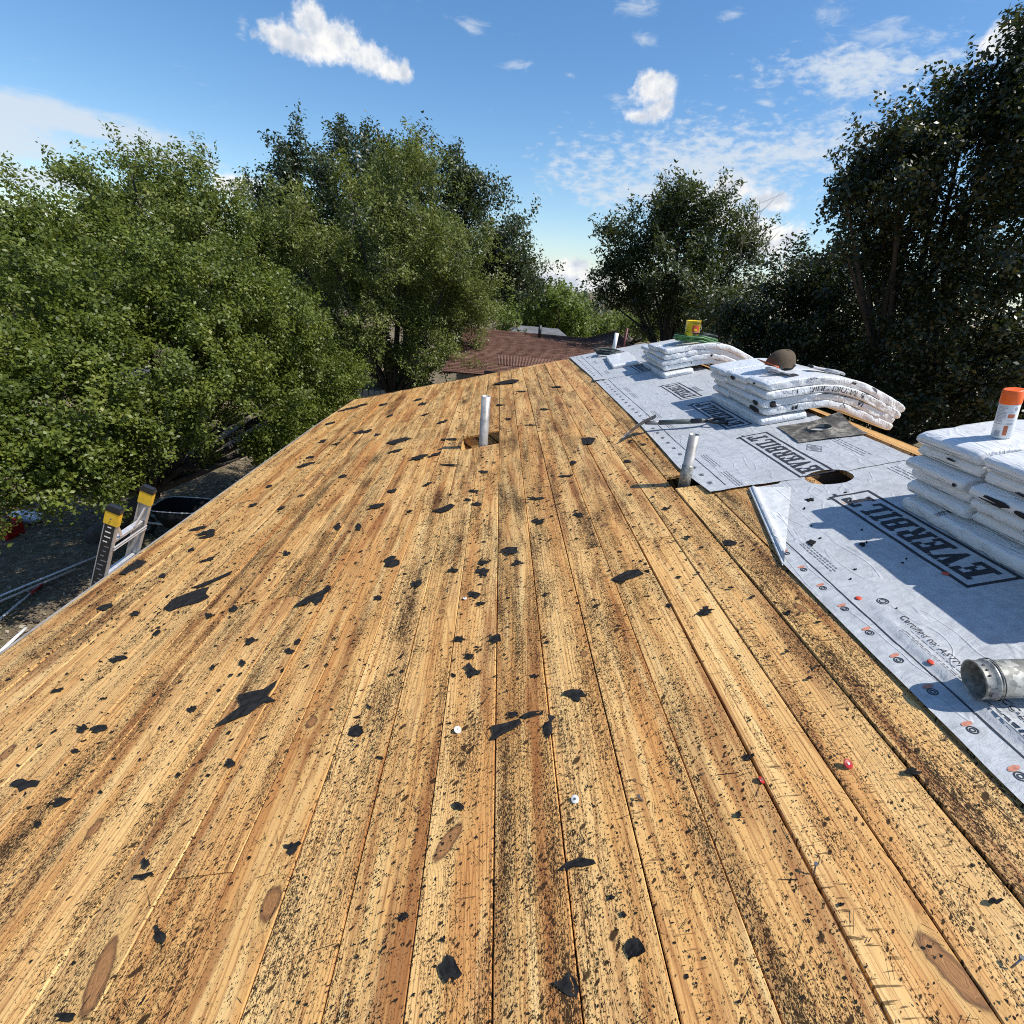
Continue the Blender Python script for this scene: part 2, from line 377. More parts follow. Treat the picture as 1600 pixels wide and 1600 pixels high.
M_ALU = simple('brushed_aluminium', (.66, .66, .66), .4, metal=.55, var=.15, scale=25.)
M_RAIL = simple('grey_ladder_rail', (.45, .43, .41), .5, metal=.3, var=.15)
M_YEL = simple('yellow_plastic', (.72, .46, .03), .45, var=.12)
M_YELCAN = simple('yellow_paint_can', (.80, .58, .03), .35, var=.06)
M_RED = simple('red_plastic', (.36, .010, .010), .35, var=.2)  # red lowered so the colour itself carries the fuel can's shade
M_REDLAB = simple('red_label', (.62, .07, .03), .5, var=.2)
M_ORANGE = simple('orange_cap', (.85, .13, .012), .4, var=.06)
M_CANW = simple('white_can', (.72, .74, .76), .35, var=.05)
M_LABG = simple('grey_label_print', (.36, .38, .43), .6, var=.3, scale=200.)
M_LABO = simple('rust_label_print', (.50, .14, .06), .6, var=.15)
M_HOSE = simple('green_hose', (.06, .17, .055), .45, var=.25)
M_HOSED = simple('dark_hose', (.018, .03, .028), .5, var=.25)
M_CAPB = simple('olive_brown_cloth', (.085, .060, .035), .9, var=.25, scale=60., bump=.001)
M_CAPO = simple('orange_cloth', (.55, .13, .05), .85, var=.2)
M_GLOVE = simple('grey_glove_cloth', (.42, .42, .43), .85, var=.3, scale=50., bump=.0015)
M_GLOVED = simple('dark_glove_lining', (.02, .02, .022), .9, var=.3)
M_BAGC = simple('pale_plastic_bag', (.55, .62, .70), .35, var=.2, scale=30., bump=.004)
M_BLACKBIN = simple('black_tub', (.008, .008, .009), .7, var=.3, spec=.2)
M_RIM = simple('pale_rim', (.55, .56, .58), .4, var=.15)
M_BLUE = simple('blue_plastic', (.03, .035, .16), .5, var=.2)
M_WOODP = simple('weathered_pole', (.50, .45, .38), .7, var=.2)
M_DRAB = simple('dark_red_pipe', (.10, .02, .018), .5, var=.2)

def leafmat(name, cols, trans=.38, rough=.48):
    def b(g):
        t = g.node('Attribute', {'attribute_name': 'tone'}, None, 2)
        c = g.ramp(t, [(0., cols[0]), (.45, cols[1]), (.8, cols[2]), (1., cols[3])])
        s1 = pbsdf(g, c, rough, None, 0., .45)
        c2 = g.mix(.5, c, (.22, .26, .03))
        s2 = g.node('BsdfTranslucent', None, {'Color': c2})
        return g.node('MixShader', None, {0: trans, 1: s1, 2: s2})
    return mat(name, b)
L_ELM = leafmat('elm_leaves', [(.058, .078, .012), (.118, .155, .020), (.185, .220, .032), (.28, .28, .07)])
L_ELM2 = leafmat('pale_elm_leaves', [(.070, .096, .018), (.140, .175, .030), (.205, .230, .048), (.29, .29, .10)])
L_MESQ = leafmat('thin_olive_leaves', [(.080, .100, .022), (.150, .178, .036), (.220, .240, .058), (.35, .35, .16)])
L_OAK = leafmat('live_oak_leaves', [(.020, .034, .012), (.036, .054, .019), (.060, .080, .030), (.12, .13, .07)], .18, .42)
L_OAKSH = leafmat('shaded_oak_leaves', [(.012, .020, .009), (.022, .034, .013), (.040, .054, .022), (.09, .10, .06)], .14, .42)  # darker live oak copy: shade of the backlit right-hand trees put into the colour
L_PECAN = leafmat('pecan_leaves', [(.028, .040, .015), (.046, .064, .022), (.075, .092, .032), (.12, .12, .05)], .25)
L_BRIGHT = leafmat('bright_green_leaves', [(.075, .110, .016), (.125, .175, .026), (.18, .23, .038), (.24, .27, .07)])
L_DIST = leafmat('distant_leaves', [(.045, .062, .025), (.065, .085, .033), (.09, .108, .045), (.12, .13, .06)], .1)
M_BARK = simple('grey_brown_bark', (.040, .034, .029), .9, var=.45, scale=9., bump=.012, bscale=22.)
M_TWIG = simple('pale_twigs', (.24, .21, .17), .85, var=.3)
M_LITTER = leafmat('dry_leaf_litter', [(.10, .075, .045), (.20, .155, .095), (.30, .25, .17), (.42, .37, .28)], .05, .8)

# ------------------------------------------------------------------ ground and terrain
def terrain(x, y):
    x = np.asarray(x, float); y = np.asarray(y, float)
    far = np.clip((np.hypot(x, np.maximum(y, 0))-26)/280., 0, 1)
    z = -3.2 - 15.*far*far*(3-2*far)
    az = np.arctan2(x, y); r = np.hypot(x, y)
    hill = np.exp(-((az-.20)/.20)**2)*np.clip((r-300)/220., 0, 1)**1.5
    z = z + 17*hill*np.exp(-np.clip((r-620)/500., 0, None)**2)
    return z + .05*n2(x*.6, y*.6, 3) - .02
def ground():
    a = np.linspace(-pi, pi, 145); r = np.concatenate([[0], np.geomspace(1.5, 4500, 90)])
    A, Rr = np.meshgrid(a, r, indexing='ij'); X = Rr*np.sin(A); Y = Rr*np.cos(A)
    V = np.stack([X, Y, terrain(X, Y)], -1).reshape(-1, 3)
    def b(g):
        p = g.node('NewGeometry', None, None, 0)
        n1 = g.noise(p, 1.1, 6., .65); n3 = g.noise(p, 9., 6., .7); n4 = g.noise(p, 60., 4., .7)
        c = g.ramp(n3, [(.3, (.070, .048, .030)), (.5, (.155, .115, .072)), (.7, (.33, .265, .18))])
        c = g.mix(g.step(n1, .47, .62, 0., .7), c, (.085, .085, .035))
        c = g.mix(g.step(n4, .52, .70, 0., .6), c, (.42, .37, .28))
        return pbsdf(g, c, .95, g.bump(g.add(n3, g.mul(n4, .4)), .03), 0., .2)
    tag(obj('ground', V, grid_faces(145, 91), mat('dry_ground', b), smooth=True), 'dry bare ground with leaf litter around the house', kind='structure')
ground()

# ------------------------------------------------------------------ the house under the roofers
W = .184; K0 = -.106
UR = 2.50                                         # upper edge of the left deck; ridge slot above it
UAP = 2.545
V0, V1 = -1.6, 8.68
XR, ZR = UAP*CT, UAP*ST
house = thing('house', 'low house with bare plank roof deck half covered in grey underlayment', 'house', (0, 0, -3.2))
def eave_u(v): return np.interp(v, [-3, 2.3, 4.1, 7.2, 8.3, 8.75], [-2.70, -2.675, -2.618, -2.52, -2.42, -2.38])
def board(u0, u1, v0, v1, k, eave=False):
    vs = [v0, v1]
    if eave: vs = list(np.arange(v0, v1-.3, .45)) + [v1]
    w0 = random.uniform(-.0032, .0012); tl = random.uniform(-.0028, .0028); tw = random.uniform(-.0012, .0012)
    g0, g1 = random.uniform(.0010, .0028), random.uniform(.0010, .0028)
    if k == 5: g0 = .0048
    if k == 4: g1 = .0040
    if k in (1, 3, 7): g0 += .0012
    V = []; UV = []; n = 0
    for v in vs:
        a, b = u0+g0, u1-g1
        if eave:
            a = max(a, float(eave_u(v)))
            if b-a < .02: break
        tt = tl + tw*(v-v0)
        ca, cb = w0-tt, w0+tt
        for (u, w) in ((a, -.019), (a, ca-.0022), (a+.0022, ca), (b-.0022, cb), (b, cb-.0022), (b, -.019)):
            V.append(R(u, v, w)); UV.append((u, v))
        n += 1
    if n < 2: return
    F = [(i*6+j, (i+1)*6+j, (i+1)*6+(j+1) % 6, i*6+(j+1) % 6) for i in range(n-1) for j in range(6)]
    F += [tuple(range(6)), tuple((n-1)*6+j for j in range(6))[::-1]]
    obj('roof_board', V, F, M_WOOD, house, uv=UV)
JOINTS = {-9: [2.38], -8: [2.385], -7: [2.375], -6: [2.38, 6.3], -5: [4.5], -4: [.9, 5.7], -3: [3.6], -2: [6.9], -1: [], 0: [], 1: [5.05], 2: [5.06, .02], 3: [2.35, 7.4], 4: [6.24],
          5: [2.34, 6.2], 6: [4.2], 7: [], 8: [3.9], -10: [5.0], -11: [1.3, 6.], -12: [4.2], -13: [2.9], -14: [1.2, 5.3]}
HOLES = {-1: [(4.56, 5.0)], 0: [(4.56, 5.02)], 7: [(2.90, 3.10)], 11: [(2.585, 2.80)]}
def build_deck():
    for k in range(-14, 15):
        u0 = k*W + K0; u1 = min(u0 + W, UR)
        if u1-u0 < .03: continue
        js = JOINTS.get(k, [1.5+((k*1.7) % 3), 5.1+((k*2.3) % 2.5)])
        cuts = sorted([V0] + js + [x for h in HOLES.get(k, []) for x in h] + [V1 + .02*u0 + random.uniform(-.02, .02)])
        for a, b in zip(cuts[:-1], cuts[1:]):
            if any(abs(a-h[0]) < 1e-6 and abs(b-h[1]) < 1e-6 for h in HOLES.get(k, [])): continue
            board(u0, u1, a + (.0015 if a in js else 0), b - (.0015 if b in js else 0), k, eave=(k <= -13))
    # far slope: one board per row, same kind
    def RR(d, v, w): return np.array([XR + d*CT + w*ST, v, ZR - d*ST + w*CT])
    for k in range(28):
        d0 = .045 + k*W; V = []; UV = []
        for v in (V0, V1):
            for d, w in ((d0+.001, -.019), (d0+.001, 0), (d0+W-.001, 0), (d0+W-.001, -.019)):
                V.append(RR(d, v, w)); UV.append((d+9, v))
        obj('roof_board', V, [(0, 1, 5, 4), (1, 2, 6, 5), (2, 3, 7, 6), (3, 0, 4, 7), (0, 3, 2, 1), (4, 5, 6, 7)], M_WOOD, house, uv=UV)
    # rafters, ridge board, fascia, walls
    for i in range(18):
        v = -1.4 + i*.6
        obj_v = MB().box(R(-.05, v, -.019-.001-.07), (R(1, 0, 0), R(0, 1, 0), NRM), (2.5, .019, .07)); obj_v.build('rafter', M_EDGE, house)
        c = RR(2.55, v, -.09); MB().box(c, (np.array([CT, 0, -ST]), np.array([0, 1, 0]), np.array([ST, 0, CT])), (2.45, .019, .07)).build('rafter', M_EDGE, house)
    for c, a in (((-.09, 5.06), (.23, .015)), ((-.31, 4.78), (.015, .28)), ((.13, 4.78), (.015, .28)), ((1.275, 3.15), (.10, .015))):
        MB().box(R(*c, -.09), (R(1, 0, 0), R(0, 1, 0), NRM), (*a, .068)).build('blocking', M_WOOD, house, uv=[(.3+c[0], c[1]+.02*i) for i in range(8)])
    MB().aabox((XR-.019, V0, ZR-.23), (XR+.019, V1-.1, ZR-.045)).build('ridge_beam', M_WOOD, house, uv=[(0, 0)]*8)
    f = MB()
    vs = np.linspace(V0, 8.5, 14)
    for a, b in zip(vs[:-1], vs[1:]):
        for v in (a, b): pass
        ua, ub = float(eave_u(a))-.012, float(eave_u(b))-.012
        P = [R(ua, a, -.005), R(ua-.022, a, -.005), R(ub-.022, b, -.005), R(ub, b, -.005)]
        Q = [p - np.array([0, 0, .14]) for p in P]
        f.add(P+Q, [(0, 3, 2, 1), (1, 2, 6, 5), (0, 4, 7, 3), (4, 5, 6, 7)] + ([(0, 1, 5, 4)] if a == vs[0] else []) + ([(3, 7, 6, 2)] if b == vs[-1] else []))
    f.build('fascia', M_FASCIA, house)
    xl, xr = -2.15, 2*XR+2.15; ze = -.68
    def zat(x): return ZR - abs(x-XR)*ST/CT - .17
    for yy in (V0+.3, V1-.35):
        P = [(xl, yy, -3.3), (xr, yy, -3.3), (xr, yy, zat(xr)), (XR, yy, zat(XR)), (xl, yy, zat(xl))]
        Q = [(x, y+.12, z) for x, y, z in P]
        obj('wall', P+Q, [(0, 1, 2, 3, 4), (9, 8, 7, 6, 5)] + [(i, i+5, (i+1) % 5+5, (i+1) % 5) for i in range(5)], M_WALL, house)
    for x in (xl, xr):
        MB().aabox((x-.06, V0+.42, -3.3), (x+.06, V1-.35, zat(x))).build('wall', M_WALL, house)
    MB().aabox((xl+.06, V0+.42, -.82), (xr-.06, V1-.35, -.78)).build('attic_floor', M_EDGE, house)
build_deck()

# tar specks: tens of thousands of tiny flakes on the boards
def flakes():
    def place(n, vlo, vhi, smin, smax):
        u = RNG.uniform(-2.62, 1.36, n*4); v = RNG.uniform(vlo, vhi, n*4)
        row = np.floor((u-K0)/W).astype(int); fr = (u-K0)/W-row
        rf = {4: 1.7, 5: .45, 6: .8, 3: 1.25, 2: .7, 1: 1.0, 0: 1.1, -1: 1.2, -2: 1.2, -3: .6}
        rw = np.array([rf.get(int(r), .55+.7*((int(r)*.618) % 1)) for r in range(-16, 12)])[row+16]
        d = rw*(.12 + 1.5*np.clip(n2(u*14, v*1.6, 5)-.35, 0, 1) + 2.2*np.clip(n2(u*4.5, v*3.2, 6)-.48, 0, 1) + 1.2*np.clip(n2(u*30, v*18, 8)-.6, 0, 1))
        d *= np.where(fr > .8, .45, 1.)
        keep = RNG.random(n*4) < d*.62
        u, v = u[keep][:n], v[keep][:n]; m = len(u)
        s = smin + (smax-smin)*RNG.random(m)**3.2
        ar = RNG.uniform(.22, .75, m); th = np.where(RNG.random(m) < .6, RNG.normal(0.9, .5, m), RNG.uniform(0, pi, m))
        k = 5; ang = np.arange(k)*2*pi/k
        rr = RNG.uniform(.35, 1.25, (m, k))*s[:, None]
        a = rr*np.cos(ang); b = rr*np.sin(ang)*ar[:, None]
        du = a*np.cos(th)[:, None] - b*np.sin(th)[:, None]; dv = a*np.sin(th)[:, None] + b*np.cos(th)[:, None]
        w = RNG.uniform(.0022, .0045, (m, 1)) + RNG.uniform(0, 1, (m, k))*s[:, None]*.25
        P = R(u[:, None]+du, v[:, None]+dv, w)
        return P.reshape(-1, 3), m
    P1, m1 = place(34000, -.2, 2.6, .0010, .0062)
    P2, m2 = place(42000, 2.2, 8.6, .002, .0105)
    P = np.concatenate([P1, P2]); m = m1+m2
    # curled shreds, big enough to show far up the boards
    n = 9000; u = RNG.uniform(-2.55, 1.33, n); v = 1.2+7.3*RNG.random(n)**.8; kp = n2(u*2.3, v*1.7, 61) > .36; u, v = u[kp], v[kp]; n = len(u)
    s = .0045+.014*RNG.random(n)**2.4; th = RNG.normal(0, .5, n); ang = np.arange(5)*2*pi/5; rr = RNG.uniform(.4, 1.2, (n, 5))*s[:, None]; a = rr*np.cos(ang); b = rr*np.sin(ang)*RNG.uniform(.25, .6, (n, 1))
    w = .003+np.clip(RNG.uniform(-.3, 1, (n, 1))*b/s[:, None]*1.2, 0, None)*.010+RNG.uniform(0, .002, (n, 5))
    P3 = R(u[:, None]+a*np.cos(th)[:, None]-b*np.sin(th)[:, None], v[:, None]+a*np.sin(th)[:, None]+b*np.cos(th)[:, None], w)
    P = np.concatenate([P, P3.reshape(-1, 3)]); m += n
    # straw-thin scrapings lying at all angles
    n = 1500; u = RNG.uniform(-2.2, 1.33, n); v = RNG.uniform(.2, 5., n)**1.0; L = RNG.uniform(.006, .032, n); th = RNG.uniform(0, pi, n); wd = RNG.uniform(.0004, .0009, n)
    q = np.array([(-1, -1), (1, -.6), (1.1, 0), (1, .6), (-1, 1)]); a = q[None, :, 0]*L[:, None]; b = q[None, :, 1]*wd[:, None]
    P4 = R(u[:, None]+a*np.cos(th)[:, None]-b*np.sin(th)[:, None], v[:, None]+a*np.sin(th)[:, None]+b*np.cos(th)[:, None], .0035+.002*RNG.random((n, 5)))
    P = np.concatenate([P, P4.reshape(-1, 3)]); m += n
    tag(obj('tar_specks', P, np.arange(m*5).reshape(m, 5), M_TAR), 'countless tiny black tar crumbs stuck all over the bare boards', 'tar crumbs', kind='stuff')
flakes()
def nails():
    b = MB()
    for i in range(18):
        v = -1.4+i*.6
        for k in range(-13, 8):
            for f in (.22, .78):
                u = K0+(k+f+random.uniform(-.05, .05))*W; vv = v+random.uniform(-.012, .012)
                if u < -2.45 or random.random() < .2: continue
                b.add([R(u+.0045*cos(a), vv+.0045*sin(a), .0022) for a in np.arange(6)*pi/3], [(0, 1, 2, 3, 4, 5)])
    tag(b.build('nail_heads', M_EDGE, house), kind='stuff')
nails()

# ------------------------------------------------------------------ underlayment sheets with their print
def wz(u, v, sd):
    z = .003 + .004*n2(np.asarray(u)*3.2, np.asarray(v)*2.1, sd) + .004*n2(np.asarray(u)*9+np.asarray(v)*3, np.asarray(v)*6, sd+1)
    z = z + .0022*np.abs(np.sin(28*(np.asarray(u)*.9+np.asarray(v)*.45)+6*n2(np.asarray(u)*2, np.asarray(v)*2, sd+2)))*n2(np.asarray(u)*2.5, np.asarray(v)*2.5, sd+3)
    return z
def crease(u, v):
    """long loose fold in the near sheet beside its lower edge"""
    c = 1.50 + .02*np.sin(np.asarray(v)*4) + .05*np.clip(1.7-v, 0, 2)*.3
    a = np.clip((1.62-np.asarray(v))/.25, 0, 1)
    return .017*a*np.exp(-((u-c)/.013)**2) + .008*a*np.exp(-((u-c-.05)/.018)**2)
def z_near(u, v): return wz(u, v, 20) + crease(u, v)
def z_far(u, v): return wz(u, v, 30) + .0035
def z_top(u, v): return wz(u, v, 40) + .007 + .012*np.clip((6.62-np.asarray(v))/.1, 0, 1)*np.clip((1.45-np.asarray(u))/.15, 0, 1)
def sheet(name, label, zf, edge, vlo, vhi, du=.02, dv=.025, ell=(), cut=None):
    """edge: v -> lower edge u;  vhi may depend on u;  ell: holes;  cut: fold line (two uv points), keep its right side"""
    nu = int((UR-1.30)/du); nv = int(abs(vhi(1.5)-vlo)/dv)
    T, S = np.meshgrid(np.linspace(0, 1, nv), np.linspace(0, 1, nu), indexing='xy')
    Vv = vlo + T*(vhi(1.6)-vlo)
    U = edge(Vv) + S*(UR-.003-edge(Vv))
    Vv = Vv + T**6*(vhi(U)-vhi(1.6))
    keep = np.ones((nu-1, nv-1), bool)
    cu = (U[1:, 1:]+U[:-1, :-1])/2; cv = (Vv[1:, 1:]+Vv[:-1, :-1])/2
    for (a, b, ra, rb) in ell:
        d = np.hypot((cu-a)/ra, (cv-b)/rb); keep &= d > 1
    if cut is not None:
        (ax, ay), (bx, by) = cut; nx, ny = (by-ay), -(bx-ax); L = math.hypot(nx, ny); nx /= L; ny /= L
        s = (cu-ax)*nx + (cv-ay)*ny; keep &= (s > 0) | (cv < min(ay, by))
    used = np.zeros((nu, nv), int)
    for i, j in ((0, 0), (1, 0), (0, 1), (1, 1)): used[i:nu-1+i, j:nv-1+j] += keep
    bord = (used > 0) & (used < 4)
    for (a, b, ra, rb) in ell:
        d = np.hypot((U-a)/ra, (Vv-b)/rb); m = bord & (d < 1.6)
        U = np.where(m, a+(U-a)/d, U); Vv = np.where(m, b+(Vv-b)/d, Vv)
    if cut is not None:
        s = (U-ax)*nx + (Vv-ay)*ny; m = bord & (np.abs(s) < .05) & (Vv > min(ay, by)+.004)
        U = np.where(m, U-s*nx, U); Vv = np.where(m, Vv-s*ny, Vv)
    Z = zf(U, Vv)
    F = grid_faces(nu, nv)[keep.ravel()]
    P = R(U, Vv, Z).reshape(-1, 3)
    o = obj(name, P, F, M_SHEET, None, True, loc=R(1.9, (vlo+vhi(1.9))/2, 0))
    return tag(o, label, 'roofing sheet')
SHEETS = {}
FOLD_A, FOLD_C = (1.557, 2.712), (1.349, 1.908)
SHEETS['near'] = sheet('underlayment_sheet', 'nearest grey underlayment sheet with folded-back white corner and dark bundle shadow', z_near, lambda v: np.full_like(v, 1.35),
                       -1.4, lambda u: 2.712 + .1*np.clip((np.asarray(u)-1.72)/.1, 0, 1), ell=[(1.985, 2.682, .125, .098)], cut=(FOLD_C, FOLD_A))
SHEETS['far'] = sheet('underlayment_sheet', 'long middle grey underlayment sheet running under the hat stack to the lap seam', z_far, lambda v: np.interp(v, [2.7, 3.18, 4.3, 6.6], [1.344, 1.30, 1.321, 1.30]),
                      6.62, lambda u: 2.745 - .02*np.clip((np.asarray(u)-1.5)/.3, 0, 1), ell=[(1.985, 2.682, .125, .098)])
SHEETS['top'] = sheet('underlayment_sheet', 'farthest grey underlayment sheet at the roof end beneath the hose and can stack', z_top, lambda v: np.interp(v, [6.4, 6.7, 8.8], [1.275, 1.30, 1.246]), 6.44, lambda u: V1+.03)
def flap():
    n = 14; V = []; idx = {}
    A, B_, Cc = np.array(FOLD_A), np.array((1.742, 2.619)), np.array(FOLD_C)
    for i in range(n+1):
        for j in range(n+1-i):
            a, b = i/n, j/n; q = A*(1-a-b) + Cc*a + B_*b
            h = .012 + .022*math.exp(-(b/.10)**2) + .006*b + .003*float(n2(q[0]*14, q[1]*9, 77))
            if b == 0: h = .010
            idx[i, j] = len(V); V.append(R(q[0], q[1], h))
    F = []
    for i in range(n):
        for j in range(n-i):
            F.append((idx[i, j], idx[i+1, j], idx[i, j+1]))
            if i+j < n-1: F.append((idx[i+1, j], idx[i+1, j+1], idx[i, j+1]))
    # rounded fold joining sheet and flap
    m = 10; L = []
    for i in range(n+1):
        q = A+(Cc-A)*i/n; nrm2 = np.array([Cc[1]-A[1], -(Cc[0]-A[0])]); nrm2 = -nrm2/np.linalg.norm(nrm2)
        if nrm2[0] > 0: nrm2 = -nrm2
        L.append([R(*(q+nrm2*.008*sin(pi*t/m)), .005+.0055*(1-cos(pi*t/m))*(.9)) for t in range(m+1)])
    b = len(V); V += [p for l in L for p in l]
    F += [(b+i*(m+1)+t, b+(i+1)*(m+1)+t, b+(i+1)*(m+1)+t+1, b+i*(m+1)+t+1) for i in range(n) for t in range(m)]
    obj('folded_corner', V, F, M_SHEETB, SHEETS['near'], True)['label'] = 'white underside of the folded sheet corner'
flap()
GLY = {
 'E': (9.4, ['0,0,9,2.2', '0,11.8,9,14', '1.4,0,4.3,14', '4,6,6.6,8', '7,0,9,4.4', '7,9.6,9,14', '5.8,4.6,7.2,9.4']),
 'V': (9.8, [[(.6, 14), (4, 14), (6.2, 3), (4.2, 0)], [(6.6, 14), (8.8, 14), (5.8, 0), (4.2, 0)], '-.2,12.4,5,14', '5.6,12.4,9.8,14']),
 'R': (10.2, ['0,0,5.2,2', '1.3,0,4.1,14', '0,12,7.4,14', '4,6,7.4,8', '6.2,7.2,9,12.8', [(4.6, 6.5), (7.4, 6.5), (10, 0), (6.8, 0)]]),
 'B': (9.8, ['1.3,0,4.1,14', '0,12,7.4,14', '0,0,7.8,2', '4,6.2,7.6,8', '6.2,7.4,8.9,12.8', '6.4,1,9.3,7']),
 'I': (5.8, ['1.2,0,4,14', '0,0,5.2,2', '0,12,5.2,14']),
 'L': (9.6, ['1.2,0,4,14', '0,12,5.2,14', '0,0,9,2', '7,0,9,5']),
 'T': (10., ['3.5,0,6.3,14', '0,12,9.8,14', '0,9,2,14', '7.8,9,9.8,14', '2.2,0,7.6,2'])}
class Print:
    def __init__(s, zf, u0, v0, flip=1): s.V = []; s.F = []; s.zf = zf; s.u0 = u0; s.v0 = v0; s.k = 0; s.flip = flip
    def poly(s, pts, sub=4):
        """convex quad in (x along +v, y towards the eave) metres"""
        s.k += 1; p = np.array(pts); T = np.linspace(0, 1, sub+1); b = len(s.V)
        L = max(np.linalg.norm(p[1]-p[0]), np.linalg.norm(p[2]-p[3])); nn = max(1, int(L/.025)); H = max(np.linalg.norm(p[3]-p[0]), np.linalg.norm(p[2]-p[1])); mm = max(1, int(H/.025))
        for i in range(nn+1):
            for j in range(mm+1):
                a, c = i/nn, j/mm; q = p[0]*(1-a)*(1-c)+p[1]*a*(1-c)+p[2]*a*c+p[3]*(1-a)*c
                u, v = s.u0 - s.flip*q[1], s.v0 + s.flip*q[0]
                s.V.append(R(u, v, s.zf(u, v)+.0012+.00004*(s.k % 12)))
        s.F += [(b+i*(mm+1)+j, b+(i+1)*(mm+1)+j, b+(i+1)*(mm+1)+j+1, b+i*(mm+1)+j+1) for i in range(nn) for j in range(mm)]
    def rect(s, x0, y0, x1, y1): s.poly([(x0, y0), (x1, y0), (x1, y1), (x0, y1)])
    def build(s, name, m, parent): return obj(name, s.V, s.F, m, parent)
def logo(which, zf, v0, u0=2.055, length=.875, m=None):
    P = Print(zf, u0, v0)
    H = .205; t = .014
    P.rect(0, 0, length, t); P.rect(0, H-t, length, H); P.rect(0, t, t, H-t); P.rect(length-t, t, length, H-t)
    P.rect(length-.03, H, length-.015, H+.02); P.rect(length, H-.045, length+.02, H-.03)
    tot = sum(GLY[c][0] for c in 'EVERBILT')+7*.35; sx = (length-.085)/tot; sy = .128/14; x = .045
    for c in 'EVERBILT':
        w, ps = GLY[c]
        for q in ps:
            if isinstance(q, str): a, b, c2, d = map(float, q.split(',')); q = [(a, b), (c2, b), (c2, d), (a, d)]
            P.poly([(x+px*sx, .039+py*sy) for px, py in q])
        x += (w+.35)*sx
    P.build('printed_logo', m or M_INK, SHEETS[which])
for which, zf, v0 in (('near', z_near, .42), ('near', z_near, -.73), ('near', z_near, 1.575), ('far', z_far, 2.735), ('far', z_far, 3.80), ('far', z_far, 4.86), ('top', z_top, 6.46), ('top', z_top, 7.6)):
    logo(which, zf, v0, length=.875 if v0 < 2.7 else .84 if v0 < 4 else .72)

